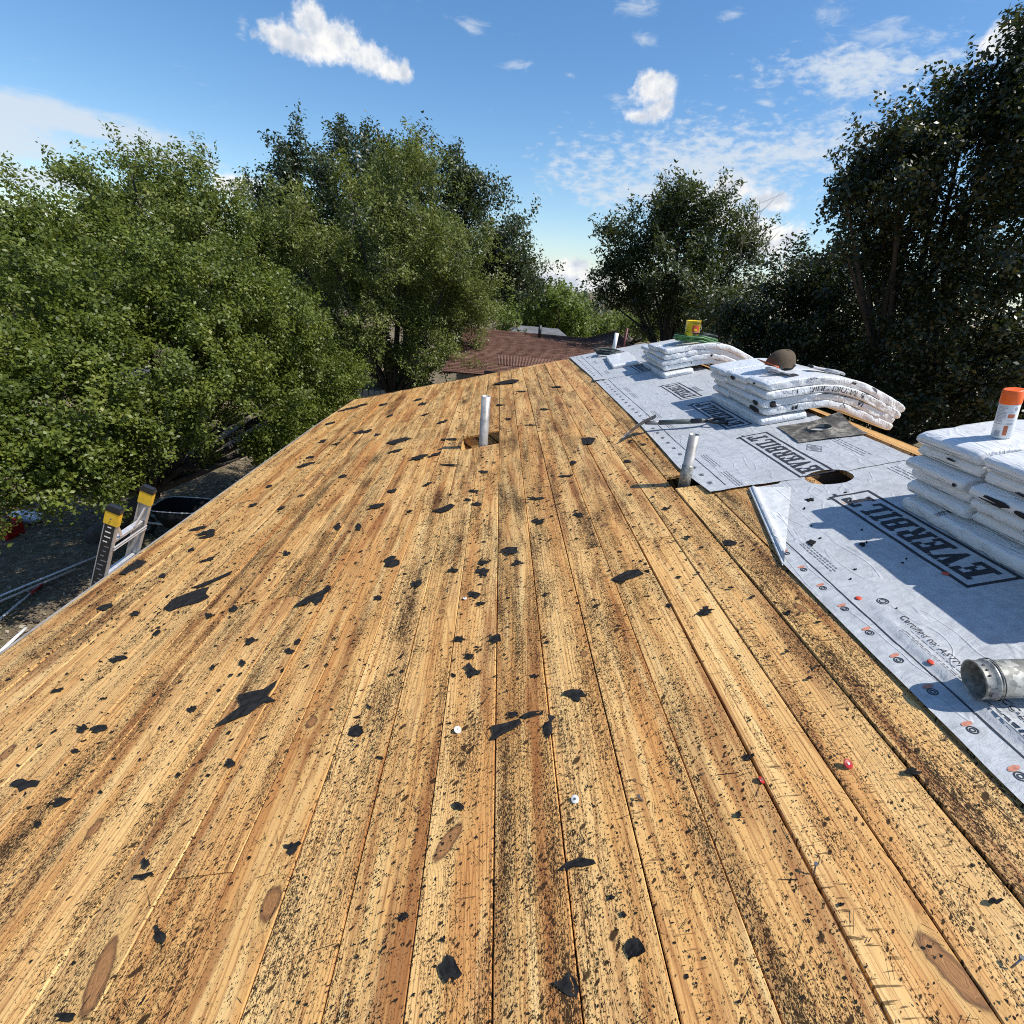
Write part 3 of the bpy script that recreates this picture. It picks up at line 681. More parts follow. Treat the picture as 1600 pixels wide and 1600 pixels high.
def text2d(s, size):
    cu = bpy.data.curves.new('t', 'FONT'); cu.body = s; cu.size = size; cu.resolution_u = 2
    o = bpy.data.objects.new('t', cu); C.objects.link(o); dg = bpy.context.evaluated_depsgraph_get()
    me = bpy.data.meshes.new_from_object(o.evaluated_get(dg)); V = np.array([v.co for v in me.vertices]).reshape(-1, 3)[:, :2]; F = [tuple(p.vertices) for p in me.polygons]
    bpy.data.objects.remove(o); bpy.data.curves.remove(cu); bpy.data.meshes.remove(me); return V, F
def sheet_text(which, zf, s, size, u0, v0, m=M_INK, name='printed_text'):
    """reads towards the camera (-v), letter tops towards the ridge"""
    V, F = text2d(s, size); u = u0+V[:, 1]; v = v0-V[:, 0]
    obj(name, R(u, v, zf(u, v)+.0013), F, m, SHEETS[which])
def small_print():
    sheet_text('near', z_near, 'Certified to: ASTM D8257 / ICC-ES AC188 / ASTM E108 (Class A).', .0335, 1.535, 1.475)
    for which, zf, lo, hi in (('near', z_near, -1.2, 2.1), ('far', z_far, 2.8, 6.55), ('top', z_top, 6.65, 8.65)):
        P = Print(zf, 0, 0)
        for v in np.arange(lo, hi, .15):
            u = 1.446+.004*math.sin(v*3) if which != 'top' else 1.42
            P.V += [R(a, b, zf(a, b)+.0013) for a, b in ((u, v), (u+.005, v), (u+.005, min(v+.15, hi)), (u, min(v+.15, hi)))]
            n = len(P.V); P.F.append((n-4, n-3, n-2, n-1))
            if v < 2.15 and 1.55 < v: continue
        P.build('printed_line', M_INK, SHEETS[which])
        Q = Print(zf, 0, 0)                      # blocks of unreadably small print as rows of broken dashes
        starts = {'near': [1.40, 1.1, .8, 2.05], 'far': [3.0, 3.35, 4.3, 4.65, 5.5, 5.8], 'top': [7.0, 7.9]}[which]
        for st in starts:
            for r in range(3):
                v = st; u = 1.518-r*.014 if which == 'near' else 1.50+.016*r
                while v > st-.24:
                    l = random.uniform(.008, .028)
                    Q.V += [R(a, b, zf(a, b)+.0013) for a, b in ((u, v), (u+.0052, v), (u+.0052, v-l), (u, v-l))]
                    n = len(Q.V); Q.F.append((n-4, n-3, n-2, n-1)); v -= l+.006
        tag(Q.build('small_print', M_INK2, SHEETS[which]), kind='stuff')
    def ring(V, F, zf, u, v, r0, r1, n=20, sq=1.):
        b = len(V)
        for i in range(n):
            a = 2*pi*i/n
            for r in (r0, r1):
                uu, vv = u+r*cos(a)*sq, v+r*sin(a); V.append(R(uu, vv, zf(uu, vv)+.0013))
        F += [(b+2*i, b+2*i+1, b+(2*i+3) % (2*n), b+(2*i+2) % (2*n)) for i in range(n)]
    for which, zf, lo, hi in (('near', z_near, -.9, 1.99), ('far', z_far, 2.85, 6.4), ('top', z_top, 6.8, 8.5)):
        for v in np.arange(hi, lo, -.1415):
            V, F = [], []; u = 1.402 if which == 'near' else 1.385 if which == 'far' else 1.34
            ring(V, F, zf, u, v, .0105, .0138); ring(V, F, zf, u, v, .0045, .0075); nf = len(F)
            b = len(V); n = 12
            for i in range(n):
                a = 2*pi*i/n; uu, vv = u+.002+.017*cos(a), v+.022+.0075*sin(a)+.003*cos(a); V.append(R(uu, vv, zf(uu, vv)+.0015))
            F.append(tuple(range(b, b+n)))
            obj('nail_mark', V, F, None, SHEETS[which], mats=[M_INK, M_ORINK if which == 'near' else M_INK2], midx=[0]*nf+[1])
    V, F = [], []; u, v = uv_of(1379, 943)
    ring(V, F, z_near, u, v, .016, .0195); ring(V, F, z_near, u, v, .009, .012); obj('nail_mark', V, F, M_INK, SHEETS['near'])
    # diamond badge and small box print
    u, v = uv_of(1272, 703); P = Print(z_far, u, v); 
    for k in range(4):
        a0, a1 = k*pi/2, (k+1)*pi/2
        p0, p1 = np.array((.085*cos(a0), .05*sin(a0))), np.array((.085*cos(a1), .05*sin(a1)))
        P.poly([p0*.86, p0, p1, p1*.86])
    for x in np.linspace(-.045, .04, 8): P.rect(x, -.013, x+.006, .014)
    P.rect(-.05, -.02, .05, -.017); P.rect(-.05, .018, .05, .021); P.build('printed_badge', M_INK2, SHEETS['far'])
    for (px, py) in ((1088, 610),):
        u, v = uv_of(px, py); P = Print(z_far, u, v); P.rect(-.12, -.03, .12, -.022); P.rect(-.12, .03, .12, .038)
        for x in np.linspace(-.10, .09, 9): P.rect(x, -.014, x+.012, .018)
        P.build('printed_badge', M_INK2, SHEETS['far'])
    # rows near the ridge edge of the sheet
    for which, zf, lo, hi in (('near', z_near, 2.3, 2.68), ('far', z_far, 2.9, 3.3)):
        Q = Print(zf, 0, 0)
        for r in range(3):
            v = hi
            while v > lo:
                l = random.uniform(.02, .06); u = 2.30+.022*r
                Q.V += [R(a, b, zf(a, b)+.0013) for a, b in ((u, v), (u+.005, v), (u+.005, v-l), (u, v-l))]
                n = len(Q.V); Q.F.append((n-4, n-3, n-2, n-1)); v -= l+.008
        tag(Q.build('small_print', M_INK2, SHEETS[which]), kind='stuff')
small_print()
def cap_nails():
    for px, py, w in ((1341, 938, 'near'), (1454, 1041, 'near'), (1477, 899, 'near')):
        u, v = uv_of(px, py); z = float(z_near(u, v))
        b = MB(); b.lathe([(.0005, .0035), (.006, .0035), (.0115, .0015), (.012, 0)], R(u, v, z+.0013), NRM, 14); b.build('cap_nail', M_REDLAB, SHEETS[w], True)
cap_nails()

# ------------------------------------------------------------------ felt scraps on the roof
def scrap(px, py, w, h, seed, label, group=None, rot=0., curl=.0, base=.0035, m=M_FELT, pts=None, name='felt_scrap', cat='felt scrap'):
    r = random.Random(seed); n = 13
    if pts is None:
        pts = []
        for i in range(n):
            a = 2*pi*i/n + r.uniform(-.2, .2); k = r.choice((r.uniform(.40, .75), r.uniform(.75, 1.05), r.uniform(.95, 1.2)))
            x, y = .5*w*k*cos(a), .5*h*k*sin(a)
            pts.append((px + x*cos(rot)-y*sin(rot), py + x*sin(rot)+y*cos(rot)))
    q = np.array([uv_of(*p) for p in pts]); c = q.mean(0); d = q-c
    pr = np.concatenate([d, d*.5]); mm = len(d); ph = r.uniform(0, 2*pi); ex = np.abs(d).max()
    z = base + .0014 + curl*np.clip((pr[:, 0]*cos(ph)+pr[:, 1]*sin(ph))/ex, 0, 1)**2 + .0028*np.array([r.uniform(0, 1) for _ in pr])
    top = R(c[0]+pr[:, 0], c[1]+pr[:, 1], z); bot = R(c[0]+d[:, 0], c[1]+d[:, 1], z[:mm]-.0016)
    V = np.concatenate([top, R(*c, base+.0016+float(z[mm:].mean()-base))[None], bot])
    F = [(i, (i+1) % mm, mm+(i+1) % mm, mm+i) for i in range(mm)] + [(mm+i, mm+(i+1) % mm, 2*mm) for i in range(mm)]
    F += [((i+1) % mm, i, 2*mm+1+i, 2*mm+1+(i+1) % mm) for i in range(mm)]
    return tag(obj(name, V, F, m, None, loc=R(*c, 0)), label, cat, group)
BIG = [
 (None, 0, 0, 'large bird-shaped piece of black felt on the boards left of centre', [(336, 1137), (352, 1124), (362, 1116), (378, 1104), (372, 1088), (392, 1082), (412, 1078), (434, 1064), (430, 1074), (418, 1088), (432, 1096), (412, 1100), (402, 1108), (388, 1118), (376, 1122), (358, 1130)]),
 (None, 0, 0, 'largest black felt strip lying on the boards near the left eave', [(256, 952), (272, 938), (290, 930), (312, 922), (328, 918), (322, 928), (328, 934), (312, 942), (296, 946), (280, 950), (266, 956)]),
 (None, 0, 0, 'long thin curled felt sliver above the largest felt strip', [(298, 920), (318, 912), (338, 904), (356, 896), (364, 893), (362, 898), (340, 908), (318, 918)]),
 (None, 0, 0, 'forked black felt piece with a white spot on the left boards', [(459, 949), (468, 942), (480, 934), (494, 928), (504, 924), (512, 916), (518, 918), (518, 924), (508, 930), (504, 940), (494, 946), (488, 940), (478, 946)]),
 (None, 0, 0, 'flat black shingle scrap on the boards just beside the ladder', [(186, 898), (200, 886), (216, 876), (230, 878), (222, 886), (208, 892), (196, 898)]),
 (None, 0, 0, 'wedge-shaped black felt piece in the centre beside a narrow strip', [(768, 1136), (790, 1132), (812, 1126), (816, 1132), (800, 1142), (784, 1150), (776, 1156), (766, 1158), (772, 1148)]),
 (None, 0, 0, 'narrow arched felt strip just above the centre wedge', [(816, 1122), (828, 1114), (850, 1112), (848, 1120), (834, 1122), (820, 1126)]),
 (None, 0, 0, 'downward-pointing black felt shard right of the centre wedge', [(846, 1124), (856, 1118), (868, 1122), (862, 1130), (864, 1144), (858, 1158), (850, 1146), (848, 1136)]),
 (None, 0, 0, 'wing-shaped grey-black felt strip low on the boards right of centre', [(870, 1364), (884, 1350), (896, 1346), (906, 1342), (928, 1346), (932, 1352), (912, 1356), (898, 1356), (886, 1362)]),
 (None, 0, 0, 'ragged square black felt scrap near the bottom edge of the roof view', [(684, 1512), (694, 1504), (698, 1494), (710, 1498), (716, 1512), (724, 1526), (716, 1532), (704, 1528), (698, 1540), (690, 1526)]),
 (None, 0, 0, 'triangular black felt scrap with a crease near the bottom edge', [(865, 1540), (878, 1534), (888, 1520), (898, 1530), (906, 1546), (902, 1560), (890, 1560), (876, 1550)]),
 (None, 0, 0, 'crumpled round black felt lump at lower right of centre', [(976, 1480), (984, 1468), (998, 1468), (1006, 1480), (1010, 1494), (998, 1502), (984, 1498), (978, 1490)]),
 (None, 0, 0, 'long black felt piece lying near the far end of the boards', [(768, 602), (784, 596), (800, 593), (812, 594), (806, 599), (788, 601)]),
 (None, 0, 0, 'upright bent felt tab near the shovel on the far boards', [(908, 686), (920, 684), (931, 686), (926, 694), (914, 697)]),
 (None, 0, 0, 'oak-leaf-shaped black felt piece on the middle boards', [(955, 906), (966, 900), (980, 894), (998, 892), (1006, 898), (992, 904), (976, 908), (964, 910)]),
 (None, 0, 0, 'pale grey felt patch lying flat left of the tall vent pipe', [(603, 693), (616, 688), (632, 684), (644, 685), (630, 690), (616, 695)]),
 (None, 0, 0, 'big double-pointed black felt flake left of centre far up the boards', [(676, 799), (690, 794), (704, 788), (712, 792), (704, 797), (690, 802)]),
]
for i, (_, _, _, lab, pts) in enumerate(BIG): scrap(0, 0, 0, 0, 300+i, lab, pts=pts, curl=[.004, .006, .014, .012, .008, .006, .012, .014, .010, .008, .010, .016, .016, .022, .01, .003, .01][i], m=M_FELT)
SMALL = [(165, 950, 26, 13), (187, 1030, 30, 13), (38, 1228, 46, 24), (95, 1254, 40, 15), (130, 1140, 22, 16), (155, 1140, 32, 13), (612, 879, 30, 18), (653, 912, 20, 19), (588, 792, 34, 12), (798, 863, 32, 18), (813, 881, 26, 13), (777, 1000, 27, 20), (738, 1051, 28, 22),
         (740, 931, 22, 12), (750, 944, 18, 10), (755, 895, 24, 16), (718, 1000, 22, 14), (733, 1026, 18, 12), (708, 892, 18, 10), (900, 1089, 36, 22), (1103, 957, 28, 15), (802, 1118, 18, 10), (560, 1142, 30, 22), (720, 1262, 20, 15), (457, 1325, 32, 28), (250, 1462, 18, 36), (228, 1350, 16, 18), (225, 1370, 30, 12),
         (105, 1590, 36, 22), (631, 1434, 18, 20), (1425, 1208, 28, 14), (1168, 1184, 20, 14), (1555, 1410, 24, 13), (692, 1470, 14, 10), (955, 1405, 12, 14), (975, 1432, 10, 12), (836, 1059, 16, 12), (390, 1002, 18, 14), (327, 963, 14, 12), (367, 952, 16, 12), (380, 1037, 12, 12), (333, 1044, 12, 10), (452, 1019, 18, 12), (465, 1004, 14, 10),
         (560, 825, 10, 14), (527, 823, 12, 16), (448, 866, 14, 8), (322, 833, 34, 7), (325, 838, 30, 6), (310, 827, 30, 6), (325, 875, 30, 5), (325, 831, 20, 6), (565, 676, 34, 9), (478, 727, 34, 8), (620, 705, 28, 6), (656, 715, 40, 9), (680, 711, 24, 7), (703, 727, 28, 5), (668, 757, 22, 7), (703, 687, 32, 6), (612, 768, 20, 9), (746, 788, 20, 10), (731, 782, 14, 6),
         (740, 768, 20, 8), (755, 738, 18, 7), (838, 780, 30, 7), (842, 816, 22, 12), (756, 880, 18, 10), (884, 745, 26, 5), (896, 724, 14, 10), (905, 805, 20, 9), (653, 625, 20, 6), (660, 632, 18, 5), (610, 650, 14, 5), (665, 648, 18, 4), (690, 660, 26, 6), (552, 637, 60, 5), (600, 632, 18, 5), (515, 662, 22, 5), (505, 690, 22, 6), (525, 694, 18, 5), (590, 680, 16, 5),
         (485, 715, 16, 6), (535, 745, 16, 8), (780, 633, 16, 4), (815, 612, 20, 4), (868, 605, 22, 4), (850, 640, 16, 4), (830, 665, 20, 5), (795, 655, 14, 4), (640, 800, 14, 8), (440, 795, 16, 8), (470, 775, 18, 7), (420, 760, 14, 6), (395, 790, 18, 6), (300, 860, 14, 8), (255, 900, 14, 8), (210, 960, 18, 10), (245, 990, 14, 10), (60, 1290, 12, 16), (120, 1175, 14, 10),
         (985, 690, 10, 6), (1005, 695, 14, 5), (980, 722, 14, 6), (1140, 850, 24, 10), (1075, 840, 14, 7), (1042, 795, 16, 6), (1230, 960, 12, 8), (1045, 948, 10, 8), (1155, 1275, 10, 14), (1315, 1415, 12, 8), (590, 935, 14, 12), (300, 1110, 16, 12), (360, 1195, 18, 16), (90, 1080, 22, 8)]
MARKS = [('the square pipe hole', 753, 690), ('the tall vent pipe top', 757, 625), ('the shovel blade', 985, 680), ('the short metal pipe', 1073, 757), ('the folded sheet corner', 1215, 840), ('the ladder', 215, 880), ('the largest felt strip', 292, 936),
 ('the forked felt piece', 490, 935), ('the bird-shaped felt piece', 392, 1098), ('the centre felt wedge', 795, 1142), ('the wing-shaped felt strip', 900, 1352), ('the ragged square felt scrap', 704, 1516), ('the triangular felt scrap', 886, 1542), ('the oak-leaf felt piece', 980, 900),
 ('the white tilted nail cap', 716, 1143), ('the red nail cap', 1325, 1197), ('the broken nail cap', 899, 1252), ('the pale felt patch', 624, 690), ('the double-pointed felt flake', 694, 795), ('the long far felt piece', 790, 598), ('the far left roof corner', 555, 632), ('the lower left picture corner', 10, 1590),
 ('the big knot at lower left', 424, 1412), ('the dark oval knot', 155, 1527), ('the lower right knot', 1488, 1515), ('the left roof edge', 60, 1010)]
USED = {}
def scrap_label(x, y, w, h):
    kind = 'thin sliver' if w > 3.6*h else 'narrow strip' if w > 2.2*h else 'ragged chip' if w > 1.3*h else 'blocky chip'
    nm, mx, my = min(MARKS, key=lambda q: math.hypot(q[1]-x, (q[2]-y)*1.3)); dx, dy = x-mx, y-my
    side = ('right of' if dx > 0 else 'left of') if abs(dx) > abs(dy) else ('below' if dy > 0 else 'above')
    dd = math.hypot(dx, dy); dist = 'close' if dd < 40 else 'a little' if dd < 80 else 'well'
    l = 'small black felt %s %s %s %s' % (kind, dist, side, nm)
    USED[l] = USED.get(l, 0)+1
    return l if USED[l] == 1 else l+[', second one', ', third one', ', fourth one', ', fifth one', ', sixth one', ', seventh one', ', eighth one'][USED[l]-2]
for i, (x, y, w, h) in enumerate(SMALL):
    scrap(x, y, w*(1. if y > 800 else .9), h*(.85 if y > 800 else .62), 500+i, scrap_label(x, y, w, h), 'small felt scraps on the boards', rot=-.25 if x < 700 else 0, curl=random.choice([0, .003, .006, .012]))
for i, (x, y, w, h, l) in enumerate([(1267, 850, 14, 9, 'small square black felt chip on the near grey sheet'), (1348, 854, 11, 7, 'rounded black felt chip on grey sheet at the shadow edge'), (1265, 784, 15, 6, 'narrow black felt chip on grey sheet near the oval hole')]):
    u, v = uv_of(x, y); scrap(x, y, w, h, 700+i, l, curl=.004, base=float(z_near(u, v))+.001)
for i in range(40):
    x, y = random.uniform(1215, 1420), random.uniform(770, 1040)
    u, v = uv_of(x, y)
    if not (1.50 < u < 2.0 and .9 < v < 2.5): continue
    scrap(x, y, random.uniform(3, 6), random.uniform(2, 4), 800+i, ['tiny','small','fine','coarse','jagged','flat','round','pointed'][i%8]+' black grit crumb on the near sheet '+['beside the folded corner','near the oval hole','by the logo frame','beside the can shadow','near the lower printed line'][min(4, int((y-770)/54))]+['', ', left side', ', right side'][1 if x<1300 else 2], 'grit crumbs on the near sheet', base=float(z_near(u, v))+.001, name='grit_crumb', cat='grit crumb')
def cap_piece(px, py, label, m, tilt, rad=.0125):
    u, v = uv_of(px, py); n = NRM + np.array(tilt); t = thing('nail_cap', label, 'nail cap', R(u, v, .008))
    MB().lathe([(.002, .0016), (rad*.45, .0018), (rad*.6, .0006), (rad*.9, .0008), (rad*1.02, -.0002), (rad, -.0012), (.002, -.0008)], R(u, v, .009), n, 18, True, True).build('cap_disc', m, t, True)
    MB().tube([R(u, v, .010), R(u, v, .010)+n*.002], .0035, 8).build('nail_head', M_STEEL, t)
cap_piece(716, 1143, 'white plastic nail cap tilted up on the centre boards', M_PIPEW, (.5, -.3, 0))
cap_piece(899, 1252, 'white broken nail cap with reddish edge low on the boards', M_PIPEW, (-.2, -.5, 0), .011)
cap_piece(1325, 1197, 'red plastic nail cap lying on the right-hand boards', M_RED, (.3, -.6, 0))
cap_piece(727, 937, 'white nail cap fragment beside a seam on the middle boards', M_PIPEW, (.3, -.1, 0), .009)
cap_piece(1190, 1222, 'red nail cap jammed in the open seam on the right', M_RED, (.8, -.2, 0), .010)
def bent_nail(px, py, label, dx, h):
    u, v = uv_of(px, py); b = MB(); b.tube([R(u, v, 0), R(u+dx*.3, v, h*.6), R(u+dx, v+.004, h)], [.0018, .0018, .0018], 6)
    b.tube([R(u+dx, v+.004, h), R(u+dx, v+.004, h+.0015)], .0045, 8)
    tag(b.build('bent_nail', M_STEEL, None, loc=R(u, v, 0)), label, 'nail')
bent_nail(1271, 1367, 'bent roofing nail standing in the open seam at lower right', .006, .032)
bent_nail(1580, 1512, 'bent nail sticking up by the knot at the lower right corner', .02, .02)
bent_nail(1005, 1252, 'short nail half pulled out of the boards right of the broken cap', -.01, .016)

# ------------------------------------------------------------------ vent pipes, duct, flashing, shovel
def hollow(b, p0, ax, r, L, t=.003, n=24):
    b.lathe([(r-t, L-.06), (r-t, L), (r, L), (r, 0), (r-t, 0), (r-t, L-.06)], p0, ax, n)
def vent_pipe(label, u, v, w0, h, r, m, tilt=(0, 0), band=None):
    ax = np.array([tilt[0], tilt[1], 1.]); base = R(u, v, 0)+ax*w0
    t = thing('vent_pipe', label, 'pipe', base); b = MB(); hollow(b, base, ax, r, h-w0*1.0); b.build('pipe_wall', m, t, True)
    if band: b = MB(); b.lathe([(r, band[0]), (r+.004, band[0]+.002), (r+.004, band[1]-.002), (r, band[1])], base, ax, 24); b.build('pipe_collar', M_GALV, t, True)
vent_pipe('tall pale vent pipe rising from the square hole in the boards', -.070, 4.62, -.5, .45, .041, M_PIPE)
vent_pipe('short metal vent pipe at the lower edge of the middle sheet', 1.262, 2.965, -.5, .31, .031, M_PIPE, (-.02, 0), band=(.45, .62))
vent_pipe('white plastic vent pipe at the far end of the roof', 1.945, 8.58, -.05, .28, .032, M_PIPEW, (.05, 0))
vent_pipe('thin dark red pipe behind the far white vent pipe', 2.16, 8.80, -.3, .30, .020, M_DRAB, (.04, 0))
def duct():
    p0 = R(1.478, 1.105, .075); ax = R(1., -.16, -.012)-R(0, 0, 0); ax /= np.linalg.norm(ax); r = .0535
    t = thing('duct_pipe', 'loose galvanised round duct pipe lying on the near grey sheet', 'duct', p0)
    L = .6; pr = [(r-.003, .25), (r-.003, .001), (r-.001, -.0015), (r+.002, 0), (r+.001, .004), (r, .006), (r, .028), (r+.0035, .032), (r+.0035, .036), (r-.001, .040), (r-.004, L), (r-.007, L), (r-.007, .25)]
    b = MB(); b.lathe(pr, p0, ax, 40); b.build('duct_wall', M_GALV, t, True)
    e1 = np.cross(ax, [0, 0, 1.]); e1 /= np.linalg.norm(e1); e2 = np.cross(e1, ax)
    if e1[1] > 0: e1 = -e1
    c = MB()
    def strip(a0, a1, x0, x1, rr):
        n = 5; V = [p0+ax*x+rr*(cos(a)*e1+sin(a)*e2) for a in np.linspace(a0, a1, n) for x in (x0, x1)]
        c.add(V, [(2*i, 2*i+1, 2*i+3, 2*i+2) for i in range(n-1)])
    strip(-.35, .25, .008, .026, r+.003); strip(-.3, .0, .011, .019, r+.005); c.build('seam_tab', M_STEEL, t)
    d = MB(); d.lathe([(r+.0045, .0415), (r+.0055, .0435), (r+.001, .047)], p0, ax, 40); d.build('bead_gasket', M_BLACKP, t, True)
    for a in (.9, 1.2, 1.5): MB().box(p0+ax*.014+(r+.0015)*(cos(a)*e1+sin(a)*e2), (ax, e1, e2), (.002, .002, .002)).build('rivet', M_STEEL, t)
duct()
def flashing():
    nu, nv = 25, 25; a = np.linspace(-1, 1, nu); b = np.linspace(-1, 1, nv); A, B = np.meshgrid(a, b, indexing='ij')
    U = 2.34+.205*A+.02*B; Vv = 3.41+.19*B-.03*A
    Z = z_far(U, Vv)+.006+.05*np.clip((A+B-1.0)/1., 0, 1)**1.3+.006*n2(U*16, Vv*16, 91)+.012*np.exp(-((np.hypot(A/.42, B/.38)-1)/.35)**2)
    cu = (A[1:, 1:]+A[:-1, :-1])/2; cv = (B[1:, 1:]+B[:-1, :-1])/2; keep = np.hypot((cu+.02)/.40, cv/.36) > 1
    d = np.hypot((A+.02)/.40, B/.36); m = (d < 1.25); U = np.where(m & (d > .7), 2.34+.205*(-.02+(A+.02)/np.maximum(d, .01))+.02*B/np.maximum(d, .01), U); Vv = np.where(m & (d > .7), 3.41+.19*B/np.maximum(d, .01)-.03*A, Vv)
    t = tag(obj('roof_flashing', R(U, Vv, Z).reshape(-1, 3), grid_faces(nu, nv)[keep.ravel()], M_LEADG, None, True, loc=R(2.34, 3.41, 0)), 'dirty old square roof flashing with an oval hole lying on grey sheet', 'flashing')
    n = 32; V = []
    for i in range(n):
        th = 2*pi*i/n
        for k, (rr, zz) in enumerate(((.40, .024), (.385, .034), (.355, .034), (.36, .010))):
            V.append(R(2.34+.205*(-.02+rr*cos(th)), 3.41+.19*rr*.92*sin(th), .008+zz))
    obj('collar_rim', V, [(4*i+k, 4*((i+1) % n)+k, 4*((i+1) % n)+k+1, 4*i+k+1) for i in range(n) for k in range(3)], M_LEADG, t, True)
flashing()
def shovel():
    tip = R(1.135, 3.97, .008); sock = R(1.385, 4.08, .075); grip = R(1.74, 3.965, .055); end = R(1.90, 3.93, .035)
    t = thing('roofing_shovel', 'short roofing shovel with black D-handle lying across the sheet edge', 'shovel', sock)
    ax = sock-tip; ax /= np.linalg.norm(ax); side = np.cross(ax, NRM); side /= np.linalg.norm(side); n2_ = np.cross(side, ax)
    side, n2_ = side*cos(.55)+n2_*sin(.55), n2_*cos(.55)-side*sin(.55); tip = tip+NRM*.035
    nu, nv = 7, 9; V = []
    for i in range(nu):
        for j in range(nv):
            x = i/(nu-1); y = j/(nv-1)*2-1; wdt = .072*(1-.12*x) if x < .8 else .072*(.9-1.6*(x-.8))
            V.append(tip + ax*(.29*x) + side*(wdt*y) + n2_*(.020*y*y + .012*sin(pi*x)))
    V = np.array(V); F = grid_faces(nu, nv); V2 = V - n2_*.003; k = nu*nv
    F = np.concatenate([F, F[:, ::-1]+k]); ed = [j for j in range(nv)] + [i*nv+nv-1 for i in range(1, nu)] + [(nu-1)*nv+j for j in range(nv-2, -1, -1)] + [i*nv for i in range(nu-2, 0, -1)]
    F = np.concatenate([F, np.array([(ed[(i+1) % len(ed)], ed[i], ed[i]+k, ed[(i+1) % len(ed)]+k) for i in range(len(ed))])])
    obj('blade', np.concatenate([V, V2]), F, M_STEEL, t, False)
    b = MB()
    for j in range(8): 
        y = -.9+j*.257; b.box(tip-ax*.008+side*.072*y+n2_*.020*y*y, (ax, side, n2_), (.014, .0045, .0015))
    b.build('tooth_row', M_STEEL, t)
    b = MB(); b.tube([tip+ax*.2+n2_*.006, sock, sock+(grip-sock)*.15], [.014, .017, .016], 12); b.build('socket', M_STEEL, t, True)
    b = MB(); b.tube([sock+(grip-sock)*.1, grip], .020, 12); b.build('shaft', M_SHAFT, t, True)
    b = MB(); f = end-grip; L = np.linalg.norm(f); f /= L; s2 = np.cross(f, NRM); s2 /= np.linalg.norm(s2)
    b.tube([grip-f*.09, grip-f*.01, grip+f*.02], [.019, .019, .016], 12)
    b.tube([grip+f*(.02+(L-.02)*x)+s2*y for x, y in ((0, 0), (.15, .025), (.4, .05), (.75, .055), (1, .05), (1, 0), (1, -.05), (.75, -.055), (.4, -.05), (.15, -.025), (0, 0))], .0115, 10)
    b.build('handle_grip', M_BLACKP, t, True)
shovel()

